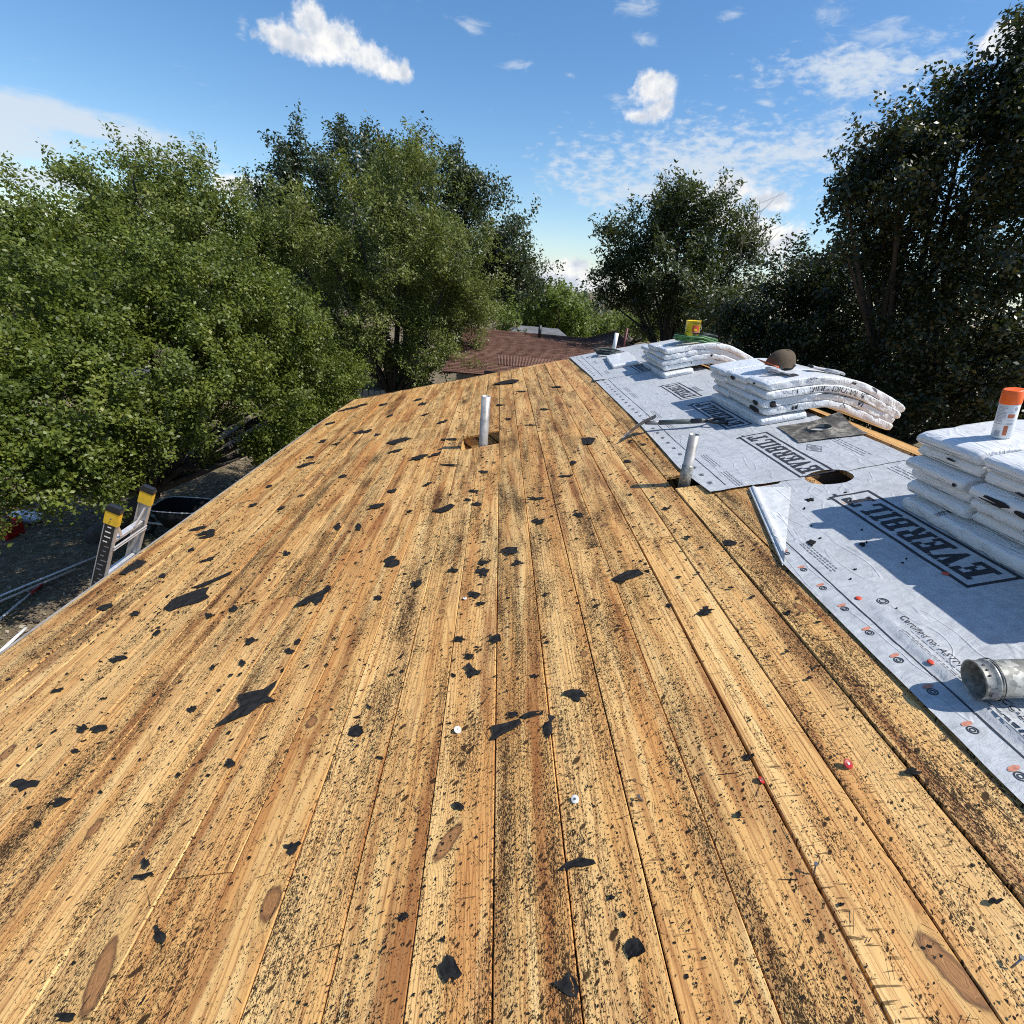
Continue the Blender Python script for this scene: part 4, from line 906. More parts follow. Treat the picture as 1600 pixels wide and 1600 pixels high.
# ------------------------------------------------------------------ shingle bundles in white plastic
def roof_top(x, e=.06):
    d = x-XR; return ZR - (ST/CT)*(np.sqrt(d*d+e*e)-e)
BT = .0555; BW = .338; BL = 1.0; THK = .0610
class Bundle:
    """rounded wrapped bundle; long axis across the ridge (drape) or along it"""
    def __init__(s, label, group, v, level, drape=True, u0=2.06, L=BL, Wd=BW, T=THK, seed=0, yaw=0., zoff=0., e=.06):
        s.__dict__.update(v=v, level=level, drape=drape, u0=u0, L=L, W=Wd, T=T, seed=seed, yaw=yaw, zoff=zoff, e=e)
        r = random.Random(seed)
        a = np.concatenate([np.linspace(-L/2, -L/2+.05, 7), np.linspace(-L/2+.07, L/2-.07, 34), np.linspace(L/2-.05, L/2, 7)]); nt = 36
        tt = np.arange(nt)/nt
        A, Tt = np.meshgrid(a, tt, indexing='ij')
        P = s.surf(A, Tt); V = P.reshape(-1, 3); n = len(a)
        F = [(i*nt+j, i*nt+(j+1) % nt, (i+1)*nt+(j+1) % nt, (i+1)*nt+j) for i in range(n-1) for j in range(nt)]
        F += [tuple(range(nt))[::-1], tuple((n-1)*nt+j for j in range(nt))]
        c = s.base()
        s.o = tag(obj('shingle_bundle', V, F, M_WRAP, None, True, loc=c), label, 'shingle bundle', group)
    def base(s): return s.place(np.array(0.), np.array(0.), np.array(0.))
    def place(s, a, b, h):
        """a along the length, b across, h height above the layer below -> world"""
        ca, sa = cos(s.yaw), sin(s.yaw); a, b = a*ca-b*sa, a*sa+b*ca
        lev = s.level*BT + s.zoff
        if s.drape: lev = lev*(1-.26*np.clip((a-.12)/.4, 0, 1)**1.3)
        if s.drape:
            x = (s.u0+s.L/2)*CT + a*CT*1.0; y = s.v + b
            z0 = roof_top(x, s.e); dz = (roof_top(x+.01, s.e)-roof_top(x-.01, s.e))/.02; k = np.sqrt(1+dz*dz)
            hh = lev+h+.006
            return np.stack(np.broadcast_arrays(x-dz/k*hh, y, z0+hh/k), -1)
        u = s.u0 + s.W/2 + b; vv = s.v + a
        return R(u, vv, lev+h+.006)
    def surf(s, a, t):
        th = 2*pi*t; cw, sw = np.cos(th), np.sin(th); ex = .15
        prof_b = np.sign(cw)*np.abs(cw)**ex; prof_h = np.sign(sw)*np.abs(sw)**.22
        q = np.clip((s.L/2-np.abs(a))/.05, 0, 1); endf = np.sqrt(np.clip(1-(1-q)**2, 0, 1)); tw = .94+.06*endf; ht = .30+.70*endf
        b = prof_b*s.W/2*tw; h = s.T/2 + prof_h*s.T/2*ht*.98
        sd = s.seed*7
        def N(x, y, z, k): return vnoise(np.stack(np.broadcast_arrays(x, y, z), -1), k)-.5
        w = .014*N(a*6+sd, b*9, h*6+sd, 1) + .011*N(a*22+b*16, b*22-a*7+sd, h*40, 2) + .007*N(a*60-b*25+sd, b*40, h*30, 3)
        side = np.abs(cw)**3
        b = b + np.sign(cw)*(w*1.5+.008*N(a*4, sd, 0*a, 5))*(.4+.6*side)
        h = h + w*.45*(sw > 0)*(1-side*.5)
        a2 = a + np.sign(a)*(1-q)*.35*w*2
        return s.place(a2, b, h)
    def nrm(s, a, t):
        e = 1e-3; p1 = s.surf(a+e*8, t)-s.surf(a-e*8, t); p2 = s.surf(a, t+e)-s.surf(a, t-e); n = np.cross(p1, p2); return n/np.linalg.norm(n, axis=-1)[..., None]
    def on(s, a, t, off=.0016):
        n = s.nrm(a, t); p = s.surf(a, t); c = s.place(np.asarray(a), np.zeros_like(a), np.full_like(np.asarray(a, float), s.T/2))
        sg = np.sign(np.sum((p-c)*n, -1))[..., None]; return p+n*sg*off
    def text(s, st, a0, t0, size, rot=0, side='near'):
        V, F = text2d(st, size); x, y = V[:, 0], V[:, 1]
        if rot: x, y = x*cos(rot)-y*sin(rot), x*sin(rot)+y*cos(rot)
        per = 2*(s.W+s.T)*.92
        obj('printed_text', s.on(a0+x, (t0+y/per*(-1 if side == 'near' else 1)) % 1., .0022), F, M_INK, s.o)
    def tear(s, a0, t0, ra, rt, seed):
        r = random.Random(seed); n = 14; V = []
        k = [r.uniform(.6, 1.1) for _ in range(n)]
        for rad in (.0, .5, 1.):
            for i in range(n):
                an = 2*pi*i/n; V.append((a0+ra*rad*k[i]*cos(an), t0+rt*rad*k[i]*sin(an)))
        V = np.array(V); F = [(c*n+i, c*n+(i+1) % n, (c+1)*n+(i+1) % n, (c+1)*n+i) for c in (0, 1) for i in range(n)]
        obj('torn_opening', s.on(V[:, 0], V[:, 1] % 1., .0026), F, M_SHINGLE_DARK, s.o)
    def end_tear(s, side, b0, h0, rb, rh, seed):
        """black opening in an end face; side -1 is the end on the left slope"""
        r = random.Random(seed); n = 12; V = []
        for i in range(n):
            an = 2*pi*i/n; k = r.uniform(.7, 1.1); V.append(s.place(np.array(side*(s.L/2+.004)), np.array(b0+rb*k*cos(an)), np.array(h0+rh*k*sin(an))))
        obj('torn_opening', V, [tuple(range(n))], M_SHINGLE_DARK, s.o)
ORD = ['bottom', 'second', 'third', 'fourth', 'fifth', 'sixth', 'seventh']
def stack(which, v0, cols, gname, long_side, seed):
    """cols: list of (centre v, number of draped layers, word)"""
    B = {}
    B['long'] = Bundle('white wrapped bundle lying lengthwise at the foot of the %s' % which, gname, v0, 0, drape=False, u0=long_side, seed=seed)
    for ci, (v, n, word) in enumerate(cols):
        for k in range(n):
            r = random.Random(seed*31+ci*7+k)
            B[ci, k] = Bundle('white bundle, %s from below, %s pile of the %s' % (ORD[k], word, which), gname, v+r.uniform(-.012, .012), k+1, u0=long_side+.01+r.uniform(-.02, .035), seed=seed*50+ci*10+k, yaw=r.uniform(-.012, .012), e=.06+.02*k)
    # mirror support on the hidden side of the ridge
    return B
GR = 'white wrapped shingle bundles stacked on the ridge'
S1 = stack('far stack under the yellow can', 6.37, [(6.12, 4, 'near'), (6.47, 4, 'middle'), (6.81, 3, 'far')], GR, 1.985, 3)
S2 = stack('middle stack under the hat', 4.21, [(3.885, 3, 'near'), (4.235, 4, 'middle'), (4.58, 4, 'far')], GR, 2.08, 4)
S3 = stack('front stack under the spray can', 1.73, [(2.085, 5, 'far'), (1.735, 5, 'middle'), (1.385, 5, 'near')], GR, 2.065, 5)
FLATB = Bundle('single white wrapped bundle lying flat on the sheet short of the far coil', GR, 7.45, 0, drape=False, u0=1.66, L=.95, seed=77, yaw=.08)
# the top bundle of the hat stack's near pile sits open at its end; prints and tears
TOP2 = Bundle('uppermost white wrapped bundle on the near pile of the middle stack', GR, 3.90, 4, u0=2.11, seed=61, e=.14)
for (B, st, a0, t0, sz, rot) in ((TOP2, 'SR', -.16, .50, .045, pi/2), (TOP2, 'Z', .02, .50, .042, 0), (TOP2, 'AR', .22, .50, .044, pi/2), (S2[0, 2], '5', -.27, .505, .040, pi/2), (S2[0, 2], 'DIMENSIONAL', -.19, .51, .030, 0), (S2[0, 2], 'IS', .12, .505, .034, 0),
                                 (S2[0, 0], 'S5', -.30, .505, .034, 0), (S2[0, 1], 'SH', .20, .505, .04, pi/2), (S2[0, 0], 'A', .02, .50, .04, 0), (S1[0, 3], 'SR', -.2, .50, .045, pi/2), (S1[0, 2], 'C', -.05, .5, .045, pi/2), (S1[0, 1], '5', .02, .5, .045, 0), (S1[0, 0], 'C', .1, .5, .045, pi/2), (S1[0, 0], '1', -.2, .5, .04, 0),
                                 (S1[0, 3], 'Z', .0, .45, .05, 0), (S3[0, 4], 'Y', .12, .27, .05, pi/2), (S3[0, 4], 'R', .07, .27, .04, pi/2)):
    B.text(st, a0, t0, sz*1.5, rot)
S3['long'].text('SHINGLES', .30, .47, .042, pi/2)
S2[0, 1].tear(-.42, .52, .03, .05, 5)
S2[0, 0].end_tear(-1, -.02, .03, .085, .024, 6); S2[0, 1].end_tear(-1, -.06, .03, .05, .02, 11); S2[1, 3].end_tear(-1, .02, .028, .055, .02, 7); TOP2.end_tear(-1, .03, .03, .02, .01, 8)
S2[0, 1].tear(.02, .47, .15, .018, 9)
S3[1, 2].end_tear(-1, .06, .032, .07, .017, 10); S3[1, 2].end_tear(-1, -.07, .028, .05, .012, 12); S3[0, 3].end_tear(-1, -.03, .045, .03, .006, 13); S3[1, 1].end_tear(-1, -.10, .03, .018, .008, 14); S3[1, 3].end_tear(-1, .0, .02, .03, .006, 15)
S3[0, 2].end_tear(-1, -.13, .03, .012, .010, 16)

# ------------------------------------------------------------------ things lying on the stacks
def top_z(B, a, b): return B.place(np.array(a), np.array(b), np.array(B.T))+np.array([0, 0, .002])
def spray_can():
    p = top_z(S3[0, 4], -.315, -.045); ax = np.array([-ST*.75, 0, CT]); ax /= np.linalg.norm(ax); r = .0335; L = .20
    t = thing('spray_can', 'white spray can with orange cap standing on the front stack', 'spray can', p)
    MB().lathe([(.004, .003), (r-.004, 0), (r, .004), (r, .142), (r-.002, .146)], p, ax, 32, True).build('can_body', M_CANW, t, True)
    MB().lathe([(r+.0015, .142), (r+.002, .146), (r+.001, .194), (r-.002, .199), (r-.006, .197), (.003, .1965)], p, ax, 32, False, True).build('cap', M_ORANGE, t, True)
    view = -(p-CAM); view -= ax*(view@ax); view /= np.linalg.norm(view); sd = np.cross(ax, view)      # label turned as it stands in the photo
    def patch(name, m, a0, a1, z0, z1, rr=r+.0006):
        n = 8; V = []
        for a in np.linspace(a0, a1, n):
            d = view*cos(a)+sd*sin(a)
            for z in (z0, z1): V.append(p+ax*z+d*rr)
        obj(name, V, [(2*i, 2*i+2, 2*i+3, 2*i+1) for i in range(n-1)], m, t)
    patch('label_block', M_LABO, .12, .78, .088, .104); patch('label_block', M_LABO, .02, .42, .016, .056)
    for z in np.linspace(.070, .132, 12): patch('label_line', M_LABG, -1.15, -.05 if int(z*997) % 3 else -.3, z, z+.0028)
    for z in (.060, .064, .076, .112): patch('label_line', M_LABG, .15, .85, z, z+.002)
    patch('label_line', M_LABG, .62, .9, .118, .132); patch('label_block', M_LABG, -.75, -.2, .012, .034); patch('label_line', M_LABG, -1.1, -.1, .062, .064)
spray_can()
def paint_can():
    p = top_z(S1[0, 3], -.14, .10)+np.array([0, 0, .045]); r = .082; L = .185; ax = np.array([-.06, 0, 1.])
    t = thing('paint_can', 'yellow can with red label standing on the far stack', 'can', p)
    MB().lathe([(.01, .004), (r-.003, 0), (r, .004), (r, L-.006), (r+.003, L-.004), (r+.003, L), (r-.004, L), (r-.006, L-.008), (.005, L-.008)], p, ax, 36, True, True).build('can_body', M_YELCAN, t, True)
    view = CAM-p; view[2] = 0; view /= np.linalg.norm(view); sd = np.cross([0, 0, 1.], view); axn = ax/np.linalg.norm(ax)
    def on(a, z, rr): 
        d = view*np.cos(a)[:, None]+sd*np.sin(a)[:, None]; return p+axn*z[:, None]+d*rr
    n = 9; a = np.repeat(np.linspace(-.05, .95, n), 2); z = np.tile([.05, .135], n)
    obj('label_block', on(a, z, r+.0012), [(2*i, 2*i+2, 2*i+3, 2*i+1) for i in range(n-1)], M_REDLAB, t)
    V, F = text2d('KARNAK', .032); obj('printed_text', on(-.15+V[:, 0]/r, .148+V[:, 1], r+.0015), F, M_INK, t)
    a = np.repeat(np.linspace(.2, .6, 5), 2); z = np.tile([.075, .10], 5); obj('label_block', on(a, z, r+.002), [(2*i, 2*i+2, 2*i+3, 2*i+1) for i in range(4)], M_YELCAN, t)
    b = MB(); b.tube([p+axn*.15+sd*(r+.004), p+axn*.1+sd*(r+.014)+view*.02, p+axn*.06+view*(r+.012)*.8+sd*.05, p+axn*.06+view*(r+.010), p+axn*.06+view*.07-sd*.06, p+axn*.1-sd*(r+.012)+view*.02, p+axn*.15-sd*(r+.004)], .0022, 6); b.build('wire_handle', M_STEEL, t, True)
paint_can()
def coil(name, label, cat, c, rad, turns, m, rr=.0075, seed=0, hgt=.05, sq=.6, spread=.25, nrm=None):
    r = random.Random(seed); n = turns*28; P = []
    for i in range(n):
        a = 2*pi*i/28; t = i/n; k = rad*(1+spread*math.sin(a*.137+seed)+.06*math.sin(3*a+t*20))
        x, y = k*cos(a), k*sq*sin(a); z = rr+hgt*(.5+.5*math.sin(t*turns*1.9+a*.5))*t**.3
        b = np.array([x, y, z-.10*abs(x)-.03*x]); P.append(np.asarray(c)+b)
    b = MB(); b.tube(P, rr, 8); return tag(b.build(name, m, None, True, loc=c), label, cat)
cc = top_z(S1[0, 3], -.10, .05)
coil('hose_coil', 'coiled green air hose draped under the yellow can', 'hose', cc+np.array([0, 0, .004]), .215, 9, M_HOSE, .0095, 2, .060, .72)
coil('cord_coil', 'thin dark cord coiled among the green hose loops', 'cord', cc+np.array([.06, .05, .06]), .15, 4, M_HOSED, .006, 5, .04, .6)
coil('hose_coil', 'dark hose coil lying on the sheet at the foot of the white pipe', 'hose', R(1.84, 8.28, .015), .20, 6, M_HOSED, .012, 3, .06, .75)
def cap_hat():
    p = top_z(S2[1, 3], -.20, -.10)+np.array([0, 0, .012]); t = thing('baseball_cap', 'brown cap with orange bill lying on the middle stack', 'cap', p)
    n, k = 28, 9; V = []
    for i in range(k):
        f = i/(k-1); th = f*pi/2
        for j in range(n):
            a = 2*pi*j/n; rx, ry = .112*cos(th)**.75, .098*cos(th)**.75
            z = .125*sin(th)*(1+.05*sin(2*a+1)); w = 1+.05*sin(3*a+.7)*cos(th)
            V.append(p+np.array([rx*cos(a)*w+.02*f, ry*sin(a)*w, z+.012]))
    F = [(i*n+j, i*n+(j+1) % n, (i+1)*n+(j+1) % n, (i+1)*n+j) for i in range(k-1) for j in range(n)]
    obj('crown', V, F, M_CAPB, t, True)
    V = []; m = 14; q = 6
    for i in range(q):
        for j in range(m+1):
            a = pi*(.62+.76*j/m); e = 1+.62*(i/(q-1))*math.sin(pi*j/m)**.8
            V.append(p+np.array([.112*cos(a)*e, .098*sin(a)*e, .022+.030*(i/(q-1))-.05*((j/m-.5)*2)**2*(i/(q-1))]))
    V2 = [v-np.array([0, 0, .004]) for v in V]; F = grid_faces(q, m+1).tolist(); k2 = len(V)
    F += [[x+k2 for x in f][::-1] for f in F]; F += [((q-1)*(m+1)+j, (q-1)*(m+1)+j+1, (q-1)*(m+1)+j+1+k2, (q-1)*(m+1)+j+k2) for j in range(m)]
    obj('bill', V+V2, F, M_CAPO, t, True)
    MB().lathe([(.001, .006), (.006, .004), (.008, 0)], p+np.array([.022, 0, .137]), (0, 0, 1), 10).build('top_button', M_CAPB, t, True)
    b = MB(); s = [p+np.array([.112*cos(a)*1.01, .098*sin(a)*1.01, .03]) for a in np.linspace(-.9, .9, 12)]
    b.tube(s, .006, 6); b.build('strap', M_GLOVED, t, True)
cap_hat()
def glove(label, p, ang, seed, flip=1, curl=.0):
    ca, sa = cos(ang), sin(ang); slope = -.12
    def L(x, y, z): 
        X = x*ca-y*sa; Y = x*sa+y*ca; return p+np.array([X, Y, z+slope*X])
    t = thing('work_glove', label, 'glove', p); b = MB()
    # palm and cuff: flattened loft
    n = 16; sec = [(-.13, .050, .012), (-.10, .046, .010), (-.07, .037, .009), (-.04, .044, .010), (0, .050, .011), (.035, .049, .010), (.05, .045, .008)]
    V = [L(x, w*cos(2*pi*j/n), h+.004+h*sin(2*pi*j/n)) for x, w, h in sec for j in range(n)]
    F = [(i*n+j, i*n+(j+1) % n, (i+1)*n+(j+1) % n, (i+1)*n+j) for i in range(len(sec)-1) for j in range(n)] + [tuple((len(sec)-1)*n+j for j in range(n))]
    obj('palm', V, F, M_GLOVE, t, True)
    obj('cuff_opening', [L(-.1295, .042*cos(2*pi*j/n), .016+.010*sin(2*pi*j/n)) for j in range(n)], [tuple(range(n))[::-1]], M_GLOVED, t)
    for k, (y, ln) in enumerate(((-.036, .062), (-.012, .078), (.013, .082), (.036, .070))):
        d = (y*.6)*flip; f = MB(); f.tube([L(.03, y*flip, .013), L(.05+ln*.3, y*flip+d*.2, .016+curl*.3), L(.05+ln*.7, y*flip+d*.45, .015+curl*.2), L(.05+ln*.95, y*flip+d*.55, .010), L(.05+ln, y*flip+d*.56, .008)], [.009, .0095, .009, .0075, .003], 10); f.build('finger', M_GLOVE, t, True)
    f = MB(); f.tube([L(-.03, -.036*flip, .013), L(.0, -.058*flip, .016), L(.035, -.078*flip, .014), L(.052, -.083*flip, .011), L(.056, -.084*flip, .010)], [.014, .013, .012, .009, .003], 10); f.build('thumb', M_GLOVE, t, True)
glove('grey work glove stretched out palm down right of the cap', top_z(TOP2, -.02, .06)+np.array([0, 0, .003]), -.10, 1, 1, .01)
glove('grey work glove with black cuff opening facing the camera below the cap', top_z(TOP2, -.30, .05)+np.array([0, 0, .003]), 1.9, 2, -1, .02)

# ------------------------------------------------------------------ ladder at the left eave
def ladder():
    eu = -2.66; base = R(eu, 3.295, 0)+np.array([-.065, 0, 0]); up = np.array([.42, 0, 1.]); up /= np.linalg.norm(up); out = np.array([up[2], 0, -up[0]])
    foot = base + up*(-2.52/up[2])
    t = thing('extension_ladder', 'extension ladder with yellow rail caps leaning on the left eave', 'ladder', foot)
    S0, S1_ = -2.5/up[2], .50
    Y = np.array([0, 1., 0])
    for side, y in ((-1, 3.11), (1, 3.48)):
        c = np.array([base[0], y, base[2]])
        b = MB(); mid = c+up*(S0+S1_)/2; h = (S1_-S0)/2
        b.box(mid, (up, out, Y), (h, .040, .004)); b.box(mid-Y*side*.014+out*.037, (up, out, Y), (h, .003, .0098)); b.box(mid-Y*side*.014-out*.037, (up, out, Y), (h, .003, .0098))
        b.build('rail', M_RAIL, t)
        top = c+up*S1_
        b = MB(); b.box(top-Y*side*.010-up*.03, (up, out, Y), (.048, .044, .018)); k = b.build('rail_cap', M_YEL, t)
        b = MB(); b.box(top-Y*side*.010+up*.038, (up, out, Y), (.014, .046, .021)); b.box(top-Y*side*.010+up*.058, (up, out, Y), (.006, .038, .018)); b.build('cap_pad', M_BLACKP, k)
        MB().lathe([(.001, .003), (.005, .003), (.006, 0)], top-up*.03+Y*side*.0115, Y*side, 8).build('cap_screw', M_STEEL, k)
        if side < 0:
            b = MB(); b.box(c+up*.12-Y*.0052, (up, out, Y), (.31, .032, .001)); s = b.build('warning_label', M_BLACKP, t)
            for q in range(14):
                z = .40-q*.04; MB().box(c+up*z-Y*.0068+out*random.uniform(-.01, .01), (up, out, Y), (.004, random.uniform(.008, .02), .0004)).build('label_line', M_INK2 if q > 3 else M_PIPEW, s)
    for s in np.arange(S0+.2, S1_, .305):
        c = np.array([base[0], 3.295, base[2]])+up*(s+.02)
        b = MB(); b.box(c, (up, out, Y), (.013, .018, .175)); b.build('rung', M_ALU, t)
    c = np.array([base[0], 3.295, base[2]])
    b = MB(); z = .22
    for dz in (0, .022): b.tube([c+up*(z+dz)-Y*.175+out*.046, c+up*(z+dz)+Y*.175+out*.046], .006, 8)
    b.build('front_bar', M_ALU, t)
    for side in (-1, 1):
        MB().box(c+up*.34+Y*side*.11+out*.02, (up*.86+Y*side*.5, out, Y*.86-up*side*.5), (.075, .003, .011)).build('brace', M_ALU, t)
ladder()

# ------------------------------------------------------------------ ground clutter on the left
def gpt(px, py, dz=0.):
    d = ray(px, py); t = (-3.2-CAM[2])/d[2]; p = CAM+d*t; return np.array([p[0], p[1], float(terrain(p[0], p[1]))+dz])
def pole(label, a, b, r, m, name='pole', cat='pole', red=None):
    A, B = gpt(*a, r+.02), gpt(*b, r+.02); t = thing(name, label, cat, (A+B)/2)
    MB().tube([A+(A-B)*1.2 if a[0] < 5 else A, (A+B)/2+np.array([0, 0, .0]), B], r, 10).build('pole_shaft', m, t, True)
    if red: d = (B-A)/np.linalg.norm(B-A); MB().tube([B-d*.02, B+d*.22], r*1.25, 10).build('pole_tip', M_RED, t, True)
pole('long white downspout pole lying on the ground toward the ladder', (0, 935), (158, 870), .015, M_PIPEW)
pole('brown board edge lying on the ground beside the white pole', (2, 943), (120, 892), .018, M_WOODP, 'ground_board', 'board')
pole('grey pole with red tip lying on the dry ground', (0, 972), (50, 930), .016, M_ALU, red=True)
pole('short dark stick lying on the dry ground near the eave', (26, 968), (62, 974), .016, M_BARK, 'stick', 'stick')
pole('pale pole lying along the ground at the lower left edge', (0, 1024), (42, 985), .02, M_PIPEW)
def tool_box():
    p = gpt(4, 838); t = thing('fuel_can', 'red plastic fuel can with dark panel on the shaded ground', 'fuel can', p)
    b = MB(); prof = [(.0, 0, 1.), (.30, 0, 1.)]
    V = []
    for x, y, z, in [(-.28, -.16, 0), (.24, -.16, 0), (.24, .16, 0), (-.28, .16, 0), (-.28, -.16, .24), (.26, -.16, .22), (.26, .16, .22), (-.28, .16, .24), (-.20, -.10, .34), (.12, -.10, .33), (.12, .10, .33), (-.20, .10, .34)]: V.append(p+np.array([x, y, z]))
    b.add(V, [(0, 3, 2, 1), (0, 1, 5, 4), (1, 2, 6, 5), (2, 3, 7, 6), (3, 0, 4, 7), (4, 5, 9, 8), (5, 6, 10, 9), (6, 7, 11, 10), (7, 4, 8, 11), (8, 9, 10, 11)]); b.build('can_body', M_RED, t)
    MB().tube([p+np.array([-.16, 0, .33]), p+np.array([-.14, 0, .42]), p+np.array([.04, 0, .42]), p+np.array([.08, 0, .32])], .02, 8).build('handle', M_RED, t, True)
    MB().aabox(p+np.array([-.20, -.168, .05]), p+np.array([.14, -.161, .18])).build('side_panel', M_BLACKP, t); MB().aabox(p+np.array([-.02, -.176, .07]), p+np.array([.11, -.169, .13])).build('panel_sticker', M_RIM, t)
    MB().lathe([(.035, 0), (.035, .05), (.001, .05)], p+np.array([.17, 0, .27]), (.3, 0, 1), 14).build('cap', M_BLACKP, t, True)
tool_box()
def lumpy(name, label, cat, c, rx, ry, rz, m, seed, n=26, k=14, amp=.35):
    V = []
    for i in range(k):
        for j in range(n):
            th = pi*i/(k-1); a = 2*pi*j/n; d = np.array([sin(th)*cos(a), sin(th)*sin(a), cos(th)])
            r = 1+amp*(vnoise(d*2.3+seed)-.5)*2*.6+amp*.5*(vnoise(d*6+seed)-.5); q = d*r*np.array([rx, ry, rz]); q[2] = max(q[2], -rz*.55); V.append(np.asarray(c)+q)
    F = [(i*n+j, (i+1)*n+j, (i+1)*n+(j+1) % n, i*n+(j+1) % n) for i in range(k-1) for j in range(n)]
    return tag(obj(name, V, F, m, None, True, loc=c), label, cat)
lumpy('plastic_bag', 'pale crumpled plastic bag on the ground beside the red can', 'bag', gpt(44, 818, .10), .26, .16, .14, M_BAGC, 3)
def wheelbarrow():
    c = gpt(285, 845); c = c+np.array([0, .2, 0]); t = thing('wheelbarrow', 'black wheelbarrow tub with pale rim behind the ladder', 'wheelbarrow', c)
    n = 28; V = []
    def ring(sx, sy, z): return [c+np.array([sx*np.sign(cos(a))*abs(cos(a))**.45, sy*np.sign(sin(a))*abs(sin(a))**.45, z]) for a in np.arange(n)*2*pi/n]
    V = ring(.30, .24, .26)+ring(.44, .33, .60)+ring(.42, .31, .60)+ring(.28, .22, .29)
    F = [(r*n+j, r*n+(j+1) % n, (r+1)*n+(j+1) % n, (r+1)*n+j) for r in range(3) for j in range(n)]+[tuple(range(n))[::-1], tuple(3*n+j for j in range(n))]
    obj('tub', V, F, M_BLACKBIN, t, True)
    P = ring(.44, .33, .605); MB().tube(P+P[:1], .010, 6).build('rim', M_RIM, t, True)
    for s in (-1, 1):
        MB().tube([c+np.array([-.75, s*.1, .28]), c+np.array([0, s*.22, .30]), c+np.array([.95, s*.30, .62])], .02, 8).build('handle', M_WOODP, t, True)
        MB().tube([c+np.array([.25, s*.22, .33]), c+np.array([.3, s*.24, .0])], .015, 8).build('leg', M_STEEL, t, True)
    MB().lathe([(.12, -.04), (.18, -.045), (.19, 0), (.18, .045), (.12, .04), (.12, -.04)], c+np.array([-.72, 0, .19]), (0, 1, 0), 22).build('wheel', M_BLACKP, t, True)
wheelbarrow()
tag(MB().aabox(gpt(262, 868), gpt(262, 868)+np.array([.30, .22, .24])).build('blue_crate', M_BLUE, None, loc=gpt(262, 868)), 'small blue crate on the ground below the wheelbarrow', 'crate')

